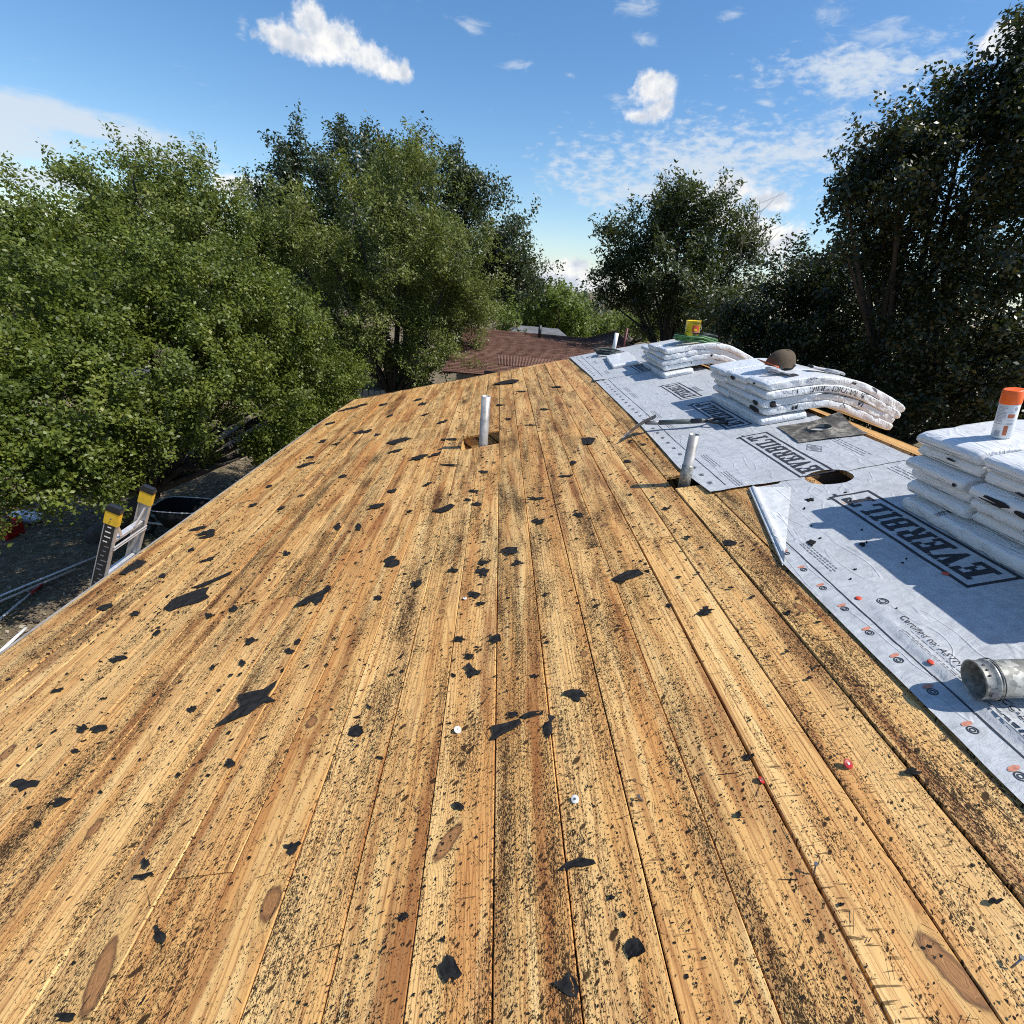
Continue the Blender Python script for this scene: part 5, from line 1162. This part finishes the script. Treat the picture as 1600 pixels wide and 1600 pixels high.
# ------------------------------------------------------------------ trees
def leaves(P, N, size, asp, rng):
    """P leaf centres, N preferred normals -> verts, faces (rhombic, slightly folded leaves)"""
    n = len(P); N = N/np.linalg.norm(N, axis=1)[:, None]
    T = rng.normal(size=(n, 3)); T -= N*np.sum(T*N, 1)[:, None]; T /= np.linalg.norm(T, axis=1)[:, None]; B = np.cross(N, T)
    s = size*rng.uniform(.65, 1.25, n)[:, None]; w = s*asp
    V = np.stack([P-T*s*.5, P+B*w*.5+N*w*.12, P+T*s*.5, P-B*w*.5+N*w*.12], 1)
    return V.reshape(-1, 3), np.arange(n*4).reshape(n, 4)
def tree(name, label, lobes, base, leafm, dens, size, asp=.5, clump=.20, seed=0, trunk_r=.16, group=None, cat='tree', thin=.0, fill=1., spray=.3, split=2, twigs=5, lean=None, updir=.5, twigm=None, bare=()):
    """lobes: list of (x, y, z, radius); clumps of leaves fill a rough shell of each lobe"""
    rng = np.random.default_rng(seed); rnd = random.Random(seed)
    lob = np.array(lobes, float); base = np.asarray(base, float)
    t = thing(name, label, cat, base, group)
    P, N, tone = [], [], []; rhol = seed*3.7
    tw = MB()
    for (x, y, z, r) in lob:
        c = np.array([x, y, z]); m = max(6, int(fill*4*pi*r*r/(clump*clump*3.2)))
        d = rng.normal(size=(m, 3)); d /= np.linalg.norm(d, axis=1)[:, None]
        rad = r*(.55+.5*rng.random(m)**.6)*(1+.55*(vnoise(d*2.1+seed+x)-.5))
        cc = c+d*rad[:, None]*np.array([1, 1, .85])
        if thin > 0: cc_keep = vnoise(cc*1.3+rhol)*.7+vnoise(cc*3.1+rhol)*.3 > thin+.08; cc = cc[cc_keep]; d = d[cc_keep]
        if not len(cc): continue
        # skip clumps buried deep inside other lobes
        dist = np.linalg.norm(cc[:, None]-lob[None, :, :3], axis=2)/lob[None, :, 3]; deep = (dist < .62).any(1) & (rng.random(len(cc)) < .7); cc = cc[~deep]; d = d[~deep]
        if not len(cc): continue
        k = max(4, int(dens*clump*clump*3.2))
        ax = d*.7+np.array([0, 0, updir])*rng.random((len(cc), 1))+rng.normal(size=(len(cc), 3))*.45; ax /= np.linalg.norm(ax, axis=1)[:, None]
        tt = np.clip(rng.normal(size=(len(cc), k))*.8, -1.5, 1.35)+.2
        pts = cc[:, None]+ax[:, None]*(tt*clump*(1+spray))[:, :, None]+rng.normal(size=(len(cc), k, 3))*clump*.42*np.clip(1.1-.28*np.abs(tt), .35, 1)[:, :, None]
        nn = ax[:, None]*.25+d[:, None]*.35+np.array([.25, 0, .65])+rng.normal(size=(len(cc), k, 3))*.75
        P.append(pts.reshape(-1, 3)); N.append(nn.reshape(-1, 3))
        ct = np.clip(rng.normal(.42, .15, len(cc)), 0, 1); tone.append(np.clip(ct[:, None]+rng.normal(size=(len(cc), k))*.16, 0, 1).ravel())
        for q in range(twigs):
            i = rnd.randrange(len(cc)); tw.tube([c+d[i]*r*.1, (c+cc[i])/2+np.array([0, 0, -.04*r]), cc[i]+ax[i]*clump*.8], [.010*max(r, .5), .007, .002], 4, False)
    P = np.concatenate(P); N = np.concatenate(N); tone = np.concatenate(tone)
    V, F = leaves(P, N, size, asp, rng)
    obj('crown', V, F, leafm, t, attr={'tone': np.repeat(tone, 4)})
    # trunk and limbs
    cen = lob[:, :3].mean(0); tr = MB(); zmin = lob[:, 2].min()
    fork = base*.45+cen*.55; fork[2] = base[2]+(min(cen[2], zmin+.3)-base[2])*.55
    tr.tube([base-np.array([0, 0, .3]), base+np.array([0, 0, .05]), base*.6+fork*.4+np.array([rnd.uniform(-.1, .1), 0, 0]), fork], [trunk_r*1.5, trunk_r*1.25, trunk_r, trunk_r*.85], 10)
    for (x, y, z, r) in lob:
        c = np.array([x, y, z]); m1 = fork*.55+c*.45+np.array([rnd.uniform(-.3, .3), rnd.uniform(-.3, .3), rnd.uniform(-.1, .4)])*.6
        tr.tube([fork, m1, c*.8+m1*.2, c], [trunk_r*.42, trunk_r*.24, trunk_r*.11, trunk_r*.03], 6)
    tr.build('trunk', M_BARK, t, True)
    if tw.v: tag(tw.build('twigs', twigm or M_BARK, t, True), kind='stuff')
    for (a, b) in bare:
        q = MB(); a = np.array(a); b = np.array(b)
        for i in range(6):
            e = b+np.array([rnd.gauss(0, .28), rnd.gauss(0, .3), rnd.gauss(.1, .25)]); mid = a*.5+e*.5+np.array([rnd.gauss(0, .1), 0, rnd.gauss(0, .1)])
            q.tube([a, mid, e], [.012, .007, .003], 4, False)
            for _ in range(4):
                f = rnd.uniform(.3, .95); s0 = mid*(1-f)+e*f; q.tube([s0, s0+np.array([rnd.gauss(0, .22), rnd.gauss(0, .2), rnd.gauss(.15, .18)])], [.005, .002], 4, False)
        tag(q.build('bare_branches', twigm or M_TWIG, t, True), kind='stuff')
    return t
def px_lobes(l, d0, jit=.5, seed=0, sc=.80):
    r = random.Random(seed); out = []
    for e in l:
        px, py, rp = e[:3]; d = e[3] if len(e) > 3 else d0+r.uniform(-jit, jit)
        p = at(px, py, d); dep = np.dot(p-CAM, FW); out.append((*p, rp/FPX*dep*sc))
    return out
def tz(x, y): return np.array([x, y, float(terrain(x, y))])
def base_at(px, d): p = at(px, 500, d); return tz(p[0], p[1])

T1 = px_lobes([(330, 470, 95, 9.6), (235, 455, 85, 9.8), (150, 480, 95, 9.2), (60, 500, 100, 9.0), (425, 510, 85, 10.3), (490, 590, 62, 11.2), (300, 590, 110, 8.8), (190, 630, 100, 8.4), (95, 640, 105, 8.0), (395, 630, 85, 9.6),
               (20, 690, 85, 7.9), (115, 715, 60, 7.9), (345, 680, 55, 9.4), (440, 640, 55, 10.6), (240, 550, 110, 9.0), (-40, 560, 110, 8.6), (-70, 660, 100, 8.), (530, 620, 32, 11.8), (290, 690, 45, 9.4), (215, 690, 50, 8.8), (470, 655, 36, 10.4), (510, 640, 34, 11.), (60, 740, 55, 7.8), (540, 590, 30, 11.8), (425, 690, 40, 9.7), (385, 712, 34, 9.2), (110, 762, 42, 7.6), (20, 770, 50, 7.5), (170, 740, 40, 8.0), (330, 735, 26, 9.0)], 9, sc=.95)
tree('elm_tree', 'broad bright green elm filling the left side close to the eave', T1, tz(-6.6, 8.0), L_ELM, 1750, .056, .62, .16, 1, .17, twigs=6, thin=.30)
T2 = px_lobes([(240, 285, 55), (300, 300, 62), (200, 330, 60), (340, 360, 75), (250, 370, 80), (150, 300, 34), (118, 268, 20), (395, 420, 70), (385, 345, 45), (170, 390, 70), (310, 420, 80), (200, 255, 30), (420, 370, 40)], 14.5, .8, 2)
tree('elm_tree', 'taller yellowish elm behind the near left tree, tips swept left', T2, base_at(280, 14.5), L_ELM2, 900, .085, .5, .22, 2, .2, thin=.22, spray=.6)
T2b = px_lobes([(20, 345, 65), (75, 360, 55), (125, 385, 55), (10, 420, 85), (85, 425, 75), (-60, 350, 80), (-100, 430, 100), (45, 310, 30)], 13.2, .7, 3)
tree('elm_tree', 'deep green tree at the far left edge under the streaky cloud', T2b, base_at(30, 13.5), L_ELM, 800, .080, .52, .22, 3, .2, spray=.5)
T3 = px_lobes([(600, 285, 60), (555, 330, 75), (655, 335, 85), (500, 365, 62), (715, 400, 62), (600, 415, 95), (520, 440, 72), (690, 455, 80), (455, 390, 48), (600, 510, 80), (735, 470, 46), (540, 535, 60), (670, 545, 60), (480, 320, 38), (640, 270, 40), (755, 440, 30), (720, 540, 40), (610, 575, 40)], 14, .9, 4)
tree('hackberry_tree', 'sparse olive green tree in the centre with its trunk showing', T3, base_at(606, 14.2), L_MESQ, 1050, .088, .36, .23, 4, .17, thin=.30, spray=.5, twigs=9, twigm=M_TWIG)
T4 = px_lobes([(480, 262, 58), (440, 305, 48), (560, 246, 50), (622, 246, 50), (690, 285, 55), (742, 300, 48), (792, 365, 44), (822, 415, 34), (803, 440, 44), (730, 390, 70), (650, 330, 90), (550, 320, 90), (765, 445, 55), (420, 345, 40), (500, 400, 90), (640, 430, 100)], 21, 1.2, 5)
tree('live_oak_tree', 'dark rounded live oak behind the sparse central tree', T4, base_at(640, 21.5), L_OAK, 480, .125, .52, .32, 5, .34, thin=.22, spray=.5)
T7 = px_lobes([(860, 492, 42), (825, 500, 36), (893, 503, 28), (845, 478, 28), (875, 478, 22), (910, 515, 18)], 33, 1.5, 6, sc=1.0)
tree('round_tree', 'rounded bright green tree beyond the red roof', T7, base_at(862, 33), L_BRIGHT, 190, .20, .55, .40, 6, .3)
T7b = px_lobes([(770, 485, 34), (745, 500, 30), (795, 490, 18), (720, 520, 30)], 19, .8, 7)
tree('small_tree', 'light yellow-green tree at the left end of the red roof', T7b, base_at(752, 19), L_BRIGHT, 240, .13, .45, .32, 7, .14, thin=.25, spray=.7)
T7c = px_lobes([(690, 565, 34), (740, 578, 22), (650, 585, 30), (715, 590, 18)], 11.8, .4, 17)
tree('shrub', 'low green shrub just past the far roof edge', T7c, tz(at(690, 560, 11.8)[0], at(690, 560, 11.8)[1]), L_ELM2, 380, .06, .5, .2, 17, .06, cat='shrub', thin=.25)
T8 = px_lobes([(945, 512, 22), (975, 505, 24), (1008, 508, 26), (1040, 520, 24), (930, 520, 14), (1090, 515, 30)], 44, 3, 8)
tree('far_tree', 'dull green trees row crown left of the pecan, past the gable', T8, base_at(985, 44), L_ELM2, 130, .26, .55, .5, 8, .3)
T5 = px_lobes([(1060, 345, 45), (1003, 378, 45), (1118, 355, 42), (955, 362, 24), (1062, 420, 62), (985, 435, 42), (1140, 415, 44), (1100, 470, 56), (1022, 480, 46), (1160, 465, 44), (1040, 312, 26), (1112, 315, 20), (1165, 375, 26), (950, 470, 24), (1060, 375, 40), (1075, 300, 16), (962, 408, 24)], 17.5, 1.0, 9, sc=.90)
tree('pecan_tree', 'airy pecan tree right of centre with bare twig tips', T5, base_at(1075, 17.5), L_PECAN, 640, .125, .38, .25, 9, .18, thin=.24, spray=.6, twigs=6,
     bare=[(at(1150, 390, 17.5), at(1176, 330, 17.5)), (at(1155, 420, 17.5), at(1188, 365, 17.5))])
T6b = px_lobes([(1230, 440, 58), (1180, 500, 55), (1280, 520, 85), (1205, 570, 62), (1330, 600, 85), (1292, 412, 52), (1380, 500, 90), (1260, 620, 60), (1150, 560, 40), (1320, 440, 60), (1140, 490, 36), (1400, 620, 70), (1480, 640, 60), (1230, 640, 40)], 13.2, .8, 10)
tree('live_oak_tree', 'black-green live oak low behind the hat stack', T6b, base_at(1290, 13.2), L_OAKSH, 950, .088, .52, .23, 10, .2, thin=.08)
T6 = px_lobes([(1382, 240, 52), (1338, 282, 40), (1450, 212, 58), (1512, 178, 58), (1582, 125, 68), (1345, 335, 42), (1420, 290, 85), (1520, 270, 100), (1610, 240, 105), (1450, 410, 90), (1560, 400, 90), (1480, 540, 100), (1590, 560, 90), (1395, 400, 60), (1390, 590, 60),
                (1700, 200, 130), (1720, 420, 150), (1700, 600, 120), (1655, 80, 90), (1540, 640, 50), (1320, 300, 24), (1412, 200, 28), (1500, 135, 26), (1320, 385, 30), (1440, 640, 60), (1620, 660, 60)], 11.2, .9, 11)
tree('live_oak_tree', 'huge dark live oak towering over the right side of the roof', T6, tz(9.4, 11.6), L_OAKSH, 1150, .078, .52, .20, 11, .22, thin=.14, spray=.5, twigs=3)
T10 = px_lobes([(1210, 560, 50), (1120, 545, 34), (1300, 570, 60), (1400, 560, 60), (1500, 580, 60), (1590, 590, 70), (1160, 520, 30)], 24, 1.5, 12)
tree('live_oak_tree', 'dim live oak far behind the right-hand trees', T10, base_at(1350, 24), L_OAKSH, 200, .18, .55, .4, 12, .3)
T11 = px_lobes([(40, 480, 70), (150, 470, 70), (420, 470, 60), (470, 500, 60), (560, 560, 60), (320, 480, 60), (650, 590, 40), (500, 580, 50)], 24, 2, 13)
tree('live_oak_tree', 'shaded live oak far behind the left trees', T11, base_at(300, 24), L_OAK, 200, .18, .55, .4, 13, .3)

# far-off woods: one mass on the slope and hill
def wood_mass():
    rng = np.random.default_rng(5); n = 1200
    az = rng.uniform(-1.2, 1.1, n); r = 60*np.exp(rng.uniform(0, 2.35, n)); x, y = r*np.sin(az), r*np.cos(az); z = terrain(x, y)
    keep = ~((np.abs(az-.20) < .03) & (r > 330) & (r < 420)); x, y, z, r = x[keep], y[keep], z[keep], r[keep]; n = len(x)
    hgt = rng.uniform(3.5, 7.5, n); P = []; N = []; S = []
    k = 150; d = rng.normal(size=(n, k, 3)); d /= np.linalg.norm(d, axis=2)[:, :, None]; d[:, :, 2] = np.abs(d[:, :, 2])*1.1-.25
    c = np.stack([x, y, z+hgt*.5], -1)[:, None]; rad = (hgt*.55)[:, None, None]*rng.uniform(.7, 1.1, (n, k, 1)); P = c+d*rad
    V, F = leaves(P.reshape(-1, 3), (d+np.array([0, 0, .4])).reshape(-1, 3)+rng.normal(size=(n*k, 3))*.4, 1.0, .7, rng)
    sc = np.repeat(np.clip(hgt*.16*(.25+r/260.), .28, 1.1), k); ctr = P.reshape(-1, 3); V = (V.reshape(-1, 4, 3)-ctr[:, None])*sc[:, None, None]+ctr[:, None]
    tag(obj('distant_wood', V.reshape(-1, 3), F, L_DIST, attr={'tone': np.repeat(np.repeat(rng.uniform(.1, .9, n), k), 4)}), 'far-off wooded slope on the horizon', 'wood', kind='stuff')
wood_mass()

# ------------------------------------------------------------------ neighbouring roof and far houses
def roofmat(name, c0, c1, c2, sc=1.):
    def b(g):
        p = g.node('NewGeometry', None, None, 0); n = g.noise(p, 1.2, 4., .6); v = g.node('TexVoronoi', None, {'Vector': g.vmul(p, (4.*sc, 7.*sc, 12.*sc)), 'Scale': 1.}, 1); k = g.node('RGBToBW', None, {0: v})
        c = g.ramp(g.add(g.mul(k, .6), g.mul(n, .4)), [(.2, c0), (.5, c1), (.8, c2)])
        return pbsdf(g, c, .9, g.bump(g.noise(p, 60., 3.), .004), 0., .2)
    return mat(name, b)
M_REDROOF = roofmat('red_brown_shingles', (.090, .044, .030), (.140, .074, .052), (.19, .108, .078))
M_GREYROOF = roofmat('grey_shingles', (.10, .10, .105), (.14, .14, .145), (.19, .19, .20))
def slope_courses(name, parent, A, B, D, E, step, m, lift=.012):
    """shingle courses from lower edge A-B up to upper edge D-E, each course tilted so its butt edge stands proud"""
    A, B, D, E = map(np.asarray, (A, B, D, E)); n = max(2, int(np.linalg.norm((D+E)/2-(A+B)/2)/step)); nn = np.cross(B-A, D-A); nn = nn/np.linalg.norm(nn); nn = nn*np.sign(nn[2]+1e-9)
    mb = MB(); rnd = random.Random(1)
    for i in range(n):
        t0, t1 = i/n, (i+1)/n; l0, r0, l1, r1 = A+(D-A)*t0, B+(E-B)*t0, A+(D-A)*t1, B+(E-B)*t1; L = np.linalg.norm(r0-l0); k = max(1, int(L/.33)); off = rnd.random()
        xs = np.clip(np.concatenate([[0], (np.arange(k)+off)/k, [1]]), 0, 1)
        for a, b in zip(xs[:-1], xs[1:]):
            if b-a < 1e-4: continue
            h = lift*rnd.uniform(.8, 1.3); e = .004/max(L, .1)
            p = [l0+(r0-l0)*(a+e)+nn*h, l0+(r0-l0)*(b-e)+nn*h, l1+(r1-l1)*(b-e)+nn*.002, l1+(r1-l1)*(a+e)+nn*.002, l0+(r0-l0)*(a+e), l0+(r0-l0)*(b-e)]
            mb.add(p, [(0, 1, 2, 3), (4, 5, 1, 0)])
    return tag(mb.build(name, m, parent), kind='stuff')
def neighbour():
    # corner points placed from the photo at real distances behind the roof end
    ridge_l, ridge_r = at(726, 514, 17.), at(915, 531, 17.)
    low_l, low_r = at(690, 580, 11.6), at(905, 562, 11.6)
    g_peak_n, g_peak_f = at(962, 519, 15.5), at(958, 519, 19.)
    o = thing('neighbour_house', 'neighbouring house with red-brown shingle hip roof past the bare deck', 'house', tz(*((ridge_l+ridge_r)/2)[:2]))
    zb = -3.3
    # main slope facing us
    low_l[2] = low_r[2] = min(low_l[2], low_r[2]); z0 = low_l[2]
    ridge_l[2] = ridge_r[2] = (ridge_l[2]+ridge_r[2])/2
    nrm_dir = np.array([0, 0, 0.])
    slope_courses('shingles', o, low_l, low_r, ridge_l, ridge_r, .14, M_REDROOF)
    back_l, back_r = ridge_l+np.array([0, 4.5, -1.3]), ridge_r+np.array([0, 4.5, -1.3])
    b = MB(); b.add([low_l-[0, 0, .02], low_r-[0, 0, .02], ridge_r-[0, 0, .02], ridge_l-[0, 0, .02], back_r, back_l], [(0, 1, 2, 3), (3, 2, 4, 5), (0, 3, 5)]); b.build('roof_deck', M_REDROOF, o)
    MB().tube([ridge_l+[0, 0, .01], ridge_r+[0, 0, .01]], .05, 6).build('ridge_cap', M_REDROOF, o)
    # the slope runs on to the right under a small peak and a falling hip
    pk = at(962, 519, 17.6); f0 = at(1062, 560, 12.0); f0[2] = low_r[2]
    slope_courses('shingles', o, low_r, f0, ridge_r, pk, .14, M_REDROOF)
    b = MB(); b.add([low_r-[0, 0, .02], f0-[0, 0, .02], pk-[0, 0, .02], ridge_r-[0, 0, .02], f0+[0, 9, -.1]], [(0, 1, 2, 3), (1, 4, 2)]); b.build('roof_deck', M_REDROOF, o)
    MB().tube([ridge_r+[0, 0, .01], pk+[0, 0, .01]], .04, 6).build('ridge_cap', M_REDROOF, o); MB().tube([pk+[0, 0, .01], f0+[0, 0, .02]], .04, 5).build('hip_cap', M_REDROOF, o)
    # low porch slope with ribs running down to the left
    p0, p1 = at(778, 578, 10.6), at(862, 569, 10.6); p0[2] = p1[2] = (p0[2]+p1[2])/2
    q0, q1 = at(776, 561, 11.8), at(872, 556, 11.8); q0[2] = q1[2] = (q0[2]+q1[2])/2
    b = MB(); n = 19
    for i in range(n):
        a, c = i/n, (i+.72)/n; L0, L1, H0, H1 = p0+(p1-p0)*a, p0+(p1-p0)*c, q0+(q1-q0)*a, q0+(q1-q0)*c; m0, m1 = (L0+L1)/2+[0, 0, .014], (H0+H1)/2+[0, 0, .014]; b.add([L0, m0, L1, H1, m1, H0], [(0, 1, 4, 5), (1, 2, 3, 4)])
    b.add([p0-[0, 0, .01], p1-[0, 0, .01], q1-[0, 0, .01], q0-[0, 0, .01]], [(0, 1, 2, 3)]); tag(b.build('porch_roof', M_REDROOF, o))
    MB().aabox((min(low_l[0], ridge_l[0])+.3, low_l[1]+.35, zb), (low_r[0]-.2, low_l[1]+5, z0-.05)).build('wall', M_WALL, o)
    MB().tube([at(844, 516, 16.6)-[0, 0, .3], at(844, 511, 16.6)+[0, 0, .05]], .05, 8).build('roof_vent', M_BLACKP, o, True)
neighbour()
def far_house(label, px, py, d, w, dp, h, rm, rh=1.6, wm=None):
    c = at(px, py, d); g = float(terrain(c[0], c[1])); yaw = math.atan2(c[0], c[1]); ex = np.array([cos(yaw), -sin(yaw), 0]); ey = np.array([sin(yaw), cos(yaw), 0]); c = np.array([c[0], c[1], c[2]-h-rh])
    o = thing('far_house', label, 'house', c)
    MB().box(c+np.array([0, 0, h/2]), (ex, ey, np.array([0, 0, 1.])), (w/2, dp/2, h/2)).build('wall', wm or M_WALL, o)
    a = [c+ex*sx*(w/2+.5)+ey*sy*(dp/2+.5)+np.array([0, 0, h]) for sx, sy in ((-1, -1), (1, -1), (1, 1), (-1, 1))]; r = [c-ex*w*.28+np.array([0, 0, h+rh]), c+ex*w*.28+np.array([0, 0, h+rh])]
    obj('roof', a+r, [(0, 1, 5, 4), (1, 2, 5), (2, 3, 4, 5), (3, 0, 4), (3, 2, 1, 0)], rm, o)
    for s in (-.3, .05, .32): MB().box(c+ex*w*s-ey*(dp/2+.02)+np.array([0, 0, h*.55]), (ex, ey, np.array([0, 0, 1.])), (.6, .03, .55)).build('window', M_BLACKP, o)
M_FARROOF = roofmat('faded_brown_roof', (.17, .12, .10), (.24, .18, .155), (.30, .24, .21), .3)
far_house('grey-roofed house between the red roof and the round tree', 842, 511, 28, 3.6, 5, 2.6, M_GREYROOF, 1.0)
far_house('distant brown-roofed house high on the wooded hill', 928, 481, 360, 17, 10, 3.5, M_FARROOF, 4.5)
far_house('distant tan house just right of the brown one on the hill', 945, 488, 330, 13, 9, 3.5, M_FARROOF, 3.5)
far_house('pale house glimpsed through the leaves at the far left', -20, 560, 26, 12, 8, 2.6, M_GREYROOF, 1.4, M_PIPEW)
# weathered fence rails past the roof corner
def fence():
    a, b = gpt(560, 640), np.array([-1.2, 14.0, -3.2]); a = np.array([-4.8, 13.2, -3.2]); o = thing('wooden_fence', 'weathered grey board fence past the far left roof corner', 'fence', (a+b)/2)
    d = (b-a)/np.linalg.norm(b-a); L = np.linalg.norm(b-a); side = np.cross(d, [0, 0, 1.]); n = int(L/.15)
    m = MB().box(np.zeros(3), (d, side, np.array([0, 0, 1.])), (.066, .009, .85)); me = m.build('picket', M_FASCIA, o); me.location = tuple(a+[0, 0, .9]-np.array(o.location))
    me.data.transform(Matrix.Translation(Vector(tuple(np.array(o.location)))))
    for i in range(1, n):
        c = me.copy(); C.objects.link(c); c.parent = o; c.location = tuple(a+d*(i*.15)+[0, 0, .9+random.uniform(-.02, .02)]-np.array(o.location))
    for z in (.4, 1.4): MB().box((a+b)/2+np.array([0, 0, z])+side*.03, (d, side, np.array([0, 0, 1.])), (L/2, .02, .045)).build('rail', M_FASCIA, o)
fence()
def litter():
    rng = np.random.default_rng(9); n = 16000; x = rng.uniform(-12, -3.0, n); y = rng.uniform(3, 13, n); k = n2(x*.8, y*.8, 50) > .28; x, y = x[k], y[k]; n = len(x)
    z = terrain(x, y)+.012+.02*rng.random(n); P = np.stack([x, y, z], -1); V, F = leaves(P, np.array([0, 0, 1.])+rng.normal(size=(n, 3))*.35, .065, .55, rng)
    tag(obj('leaf_litter', V, F, M_LITTER, attr={'tone': np.repeat(np.clip(rng.normal(.5, .25, n), 0, 1), 4)}), 'dry fallen leaves and straw over the shaded ground', 'leaf litter', kind='stuff')
    n = 9000; x = rng.uniform(-9, -3.0, n); y = rng.uniform(3, 9, n); P = np.stack([x, y, terrain(x, y)+.02], -1); V, F = leaves(P, rng.normal(size=(n, 3))*[1, 1, .4], .09, .07, rng)
    tag(obj('dry_grass', V, F, M_LITTER, attr={'tone': np.repeat(np.clip(rng.normal(.6, .2, n), 0, 1), 4)}), 'short straw-coloured dry grass beside the house', 'grass', kind='stuff')
litter()
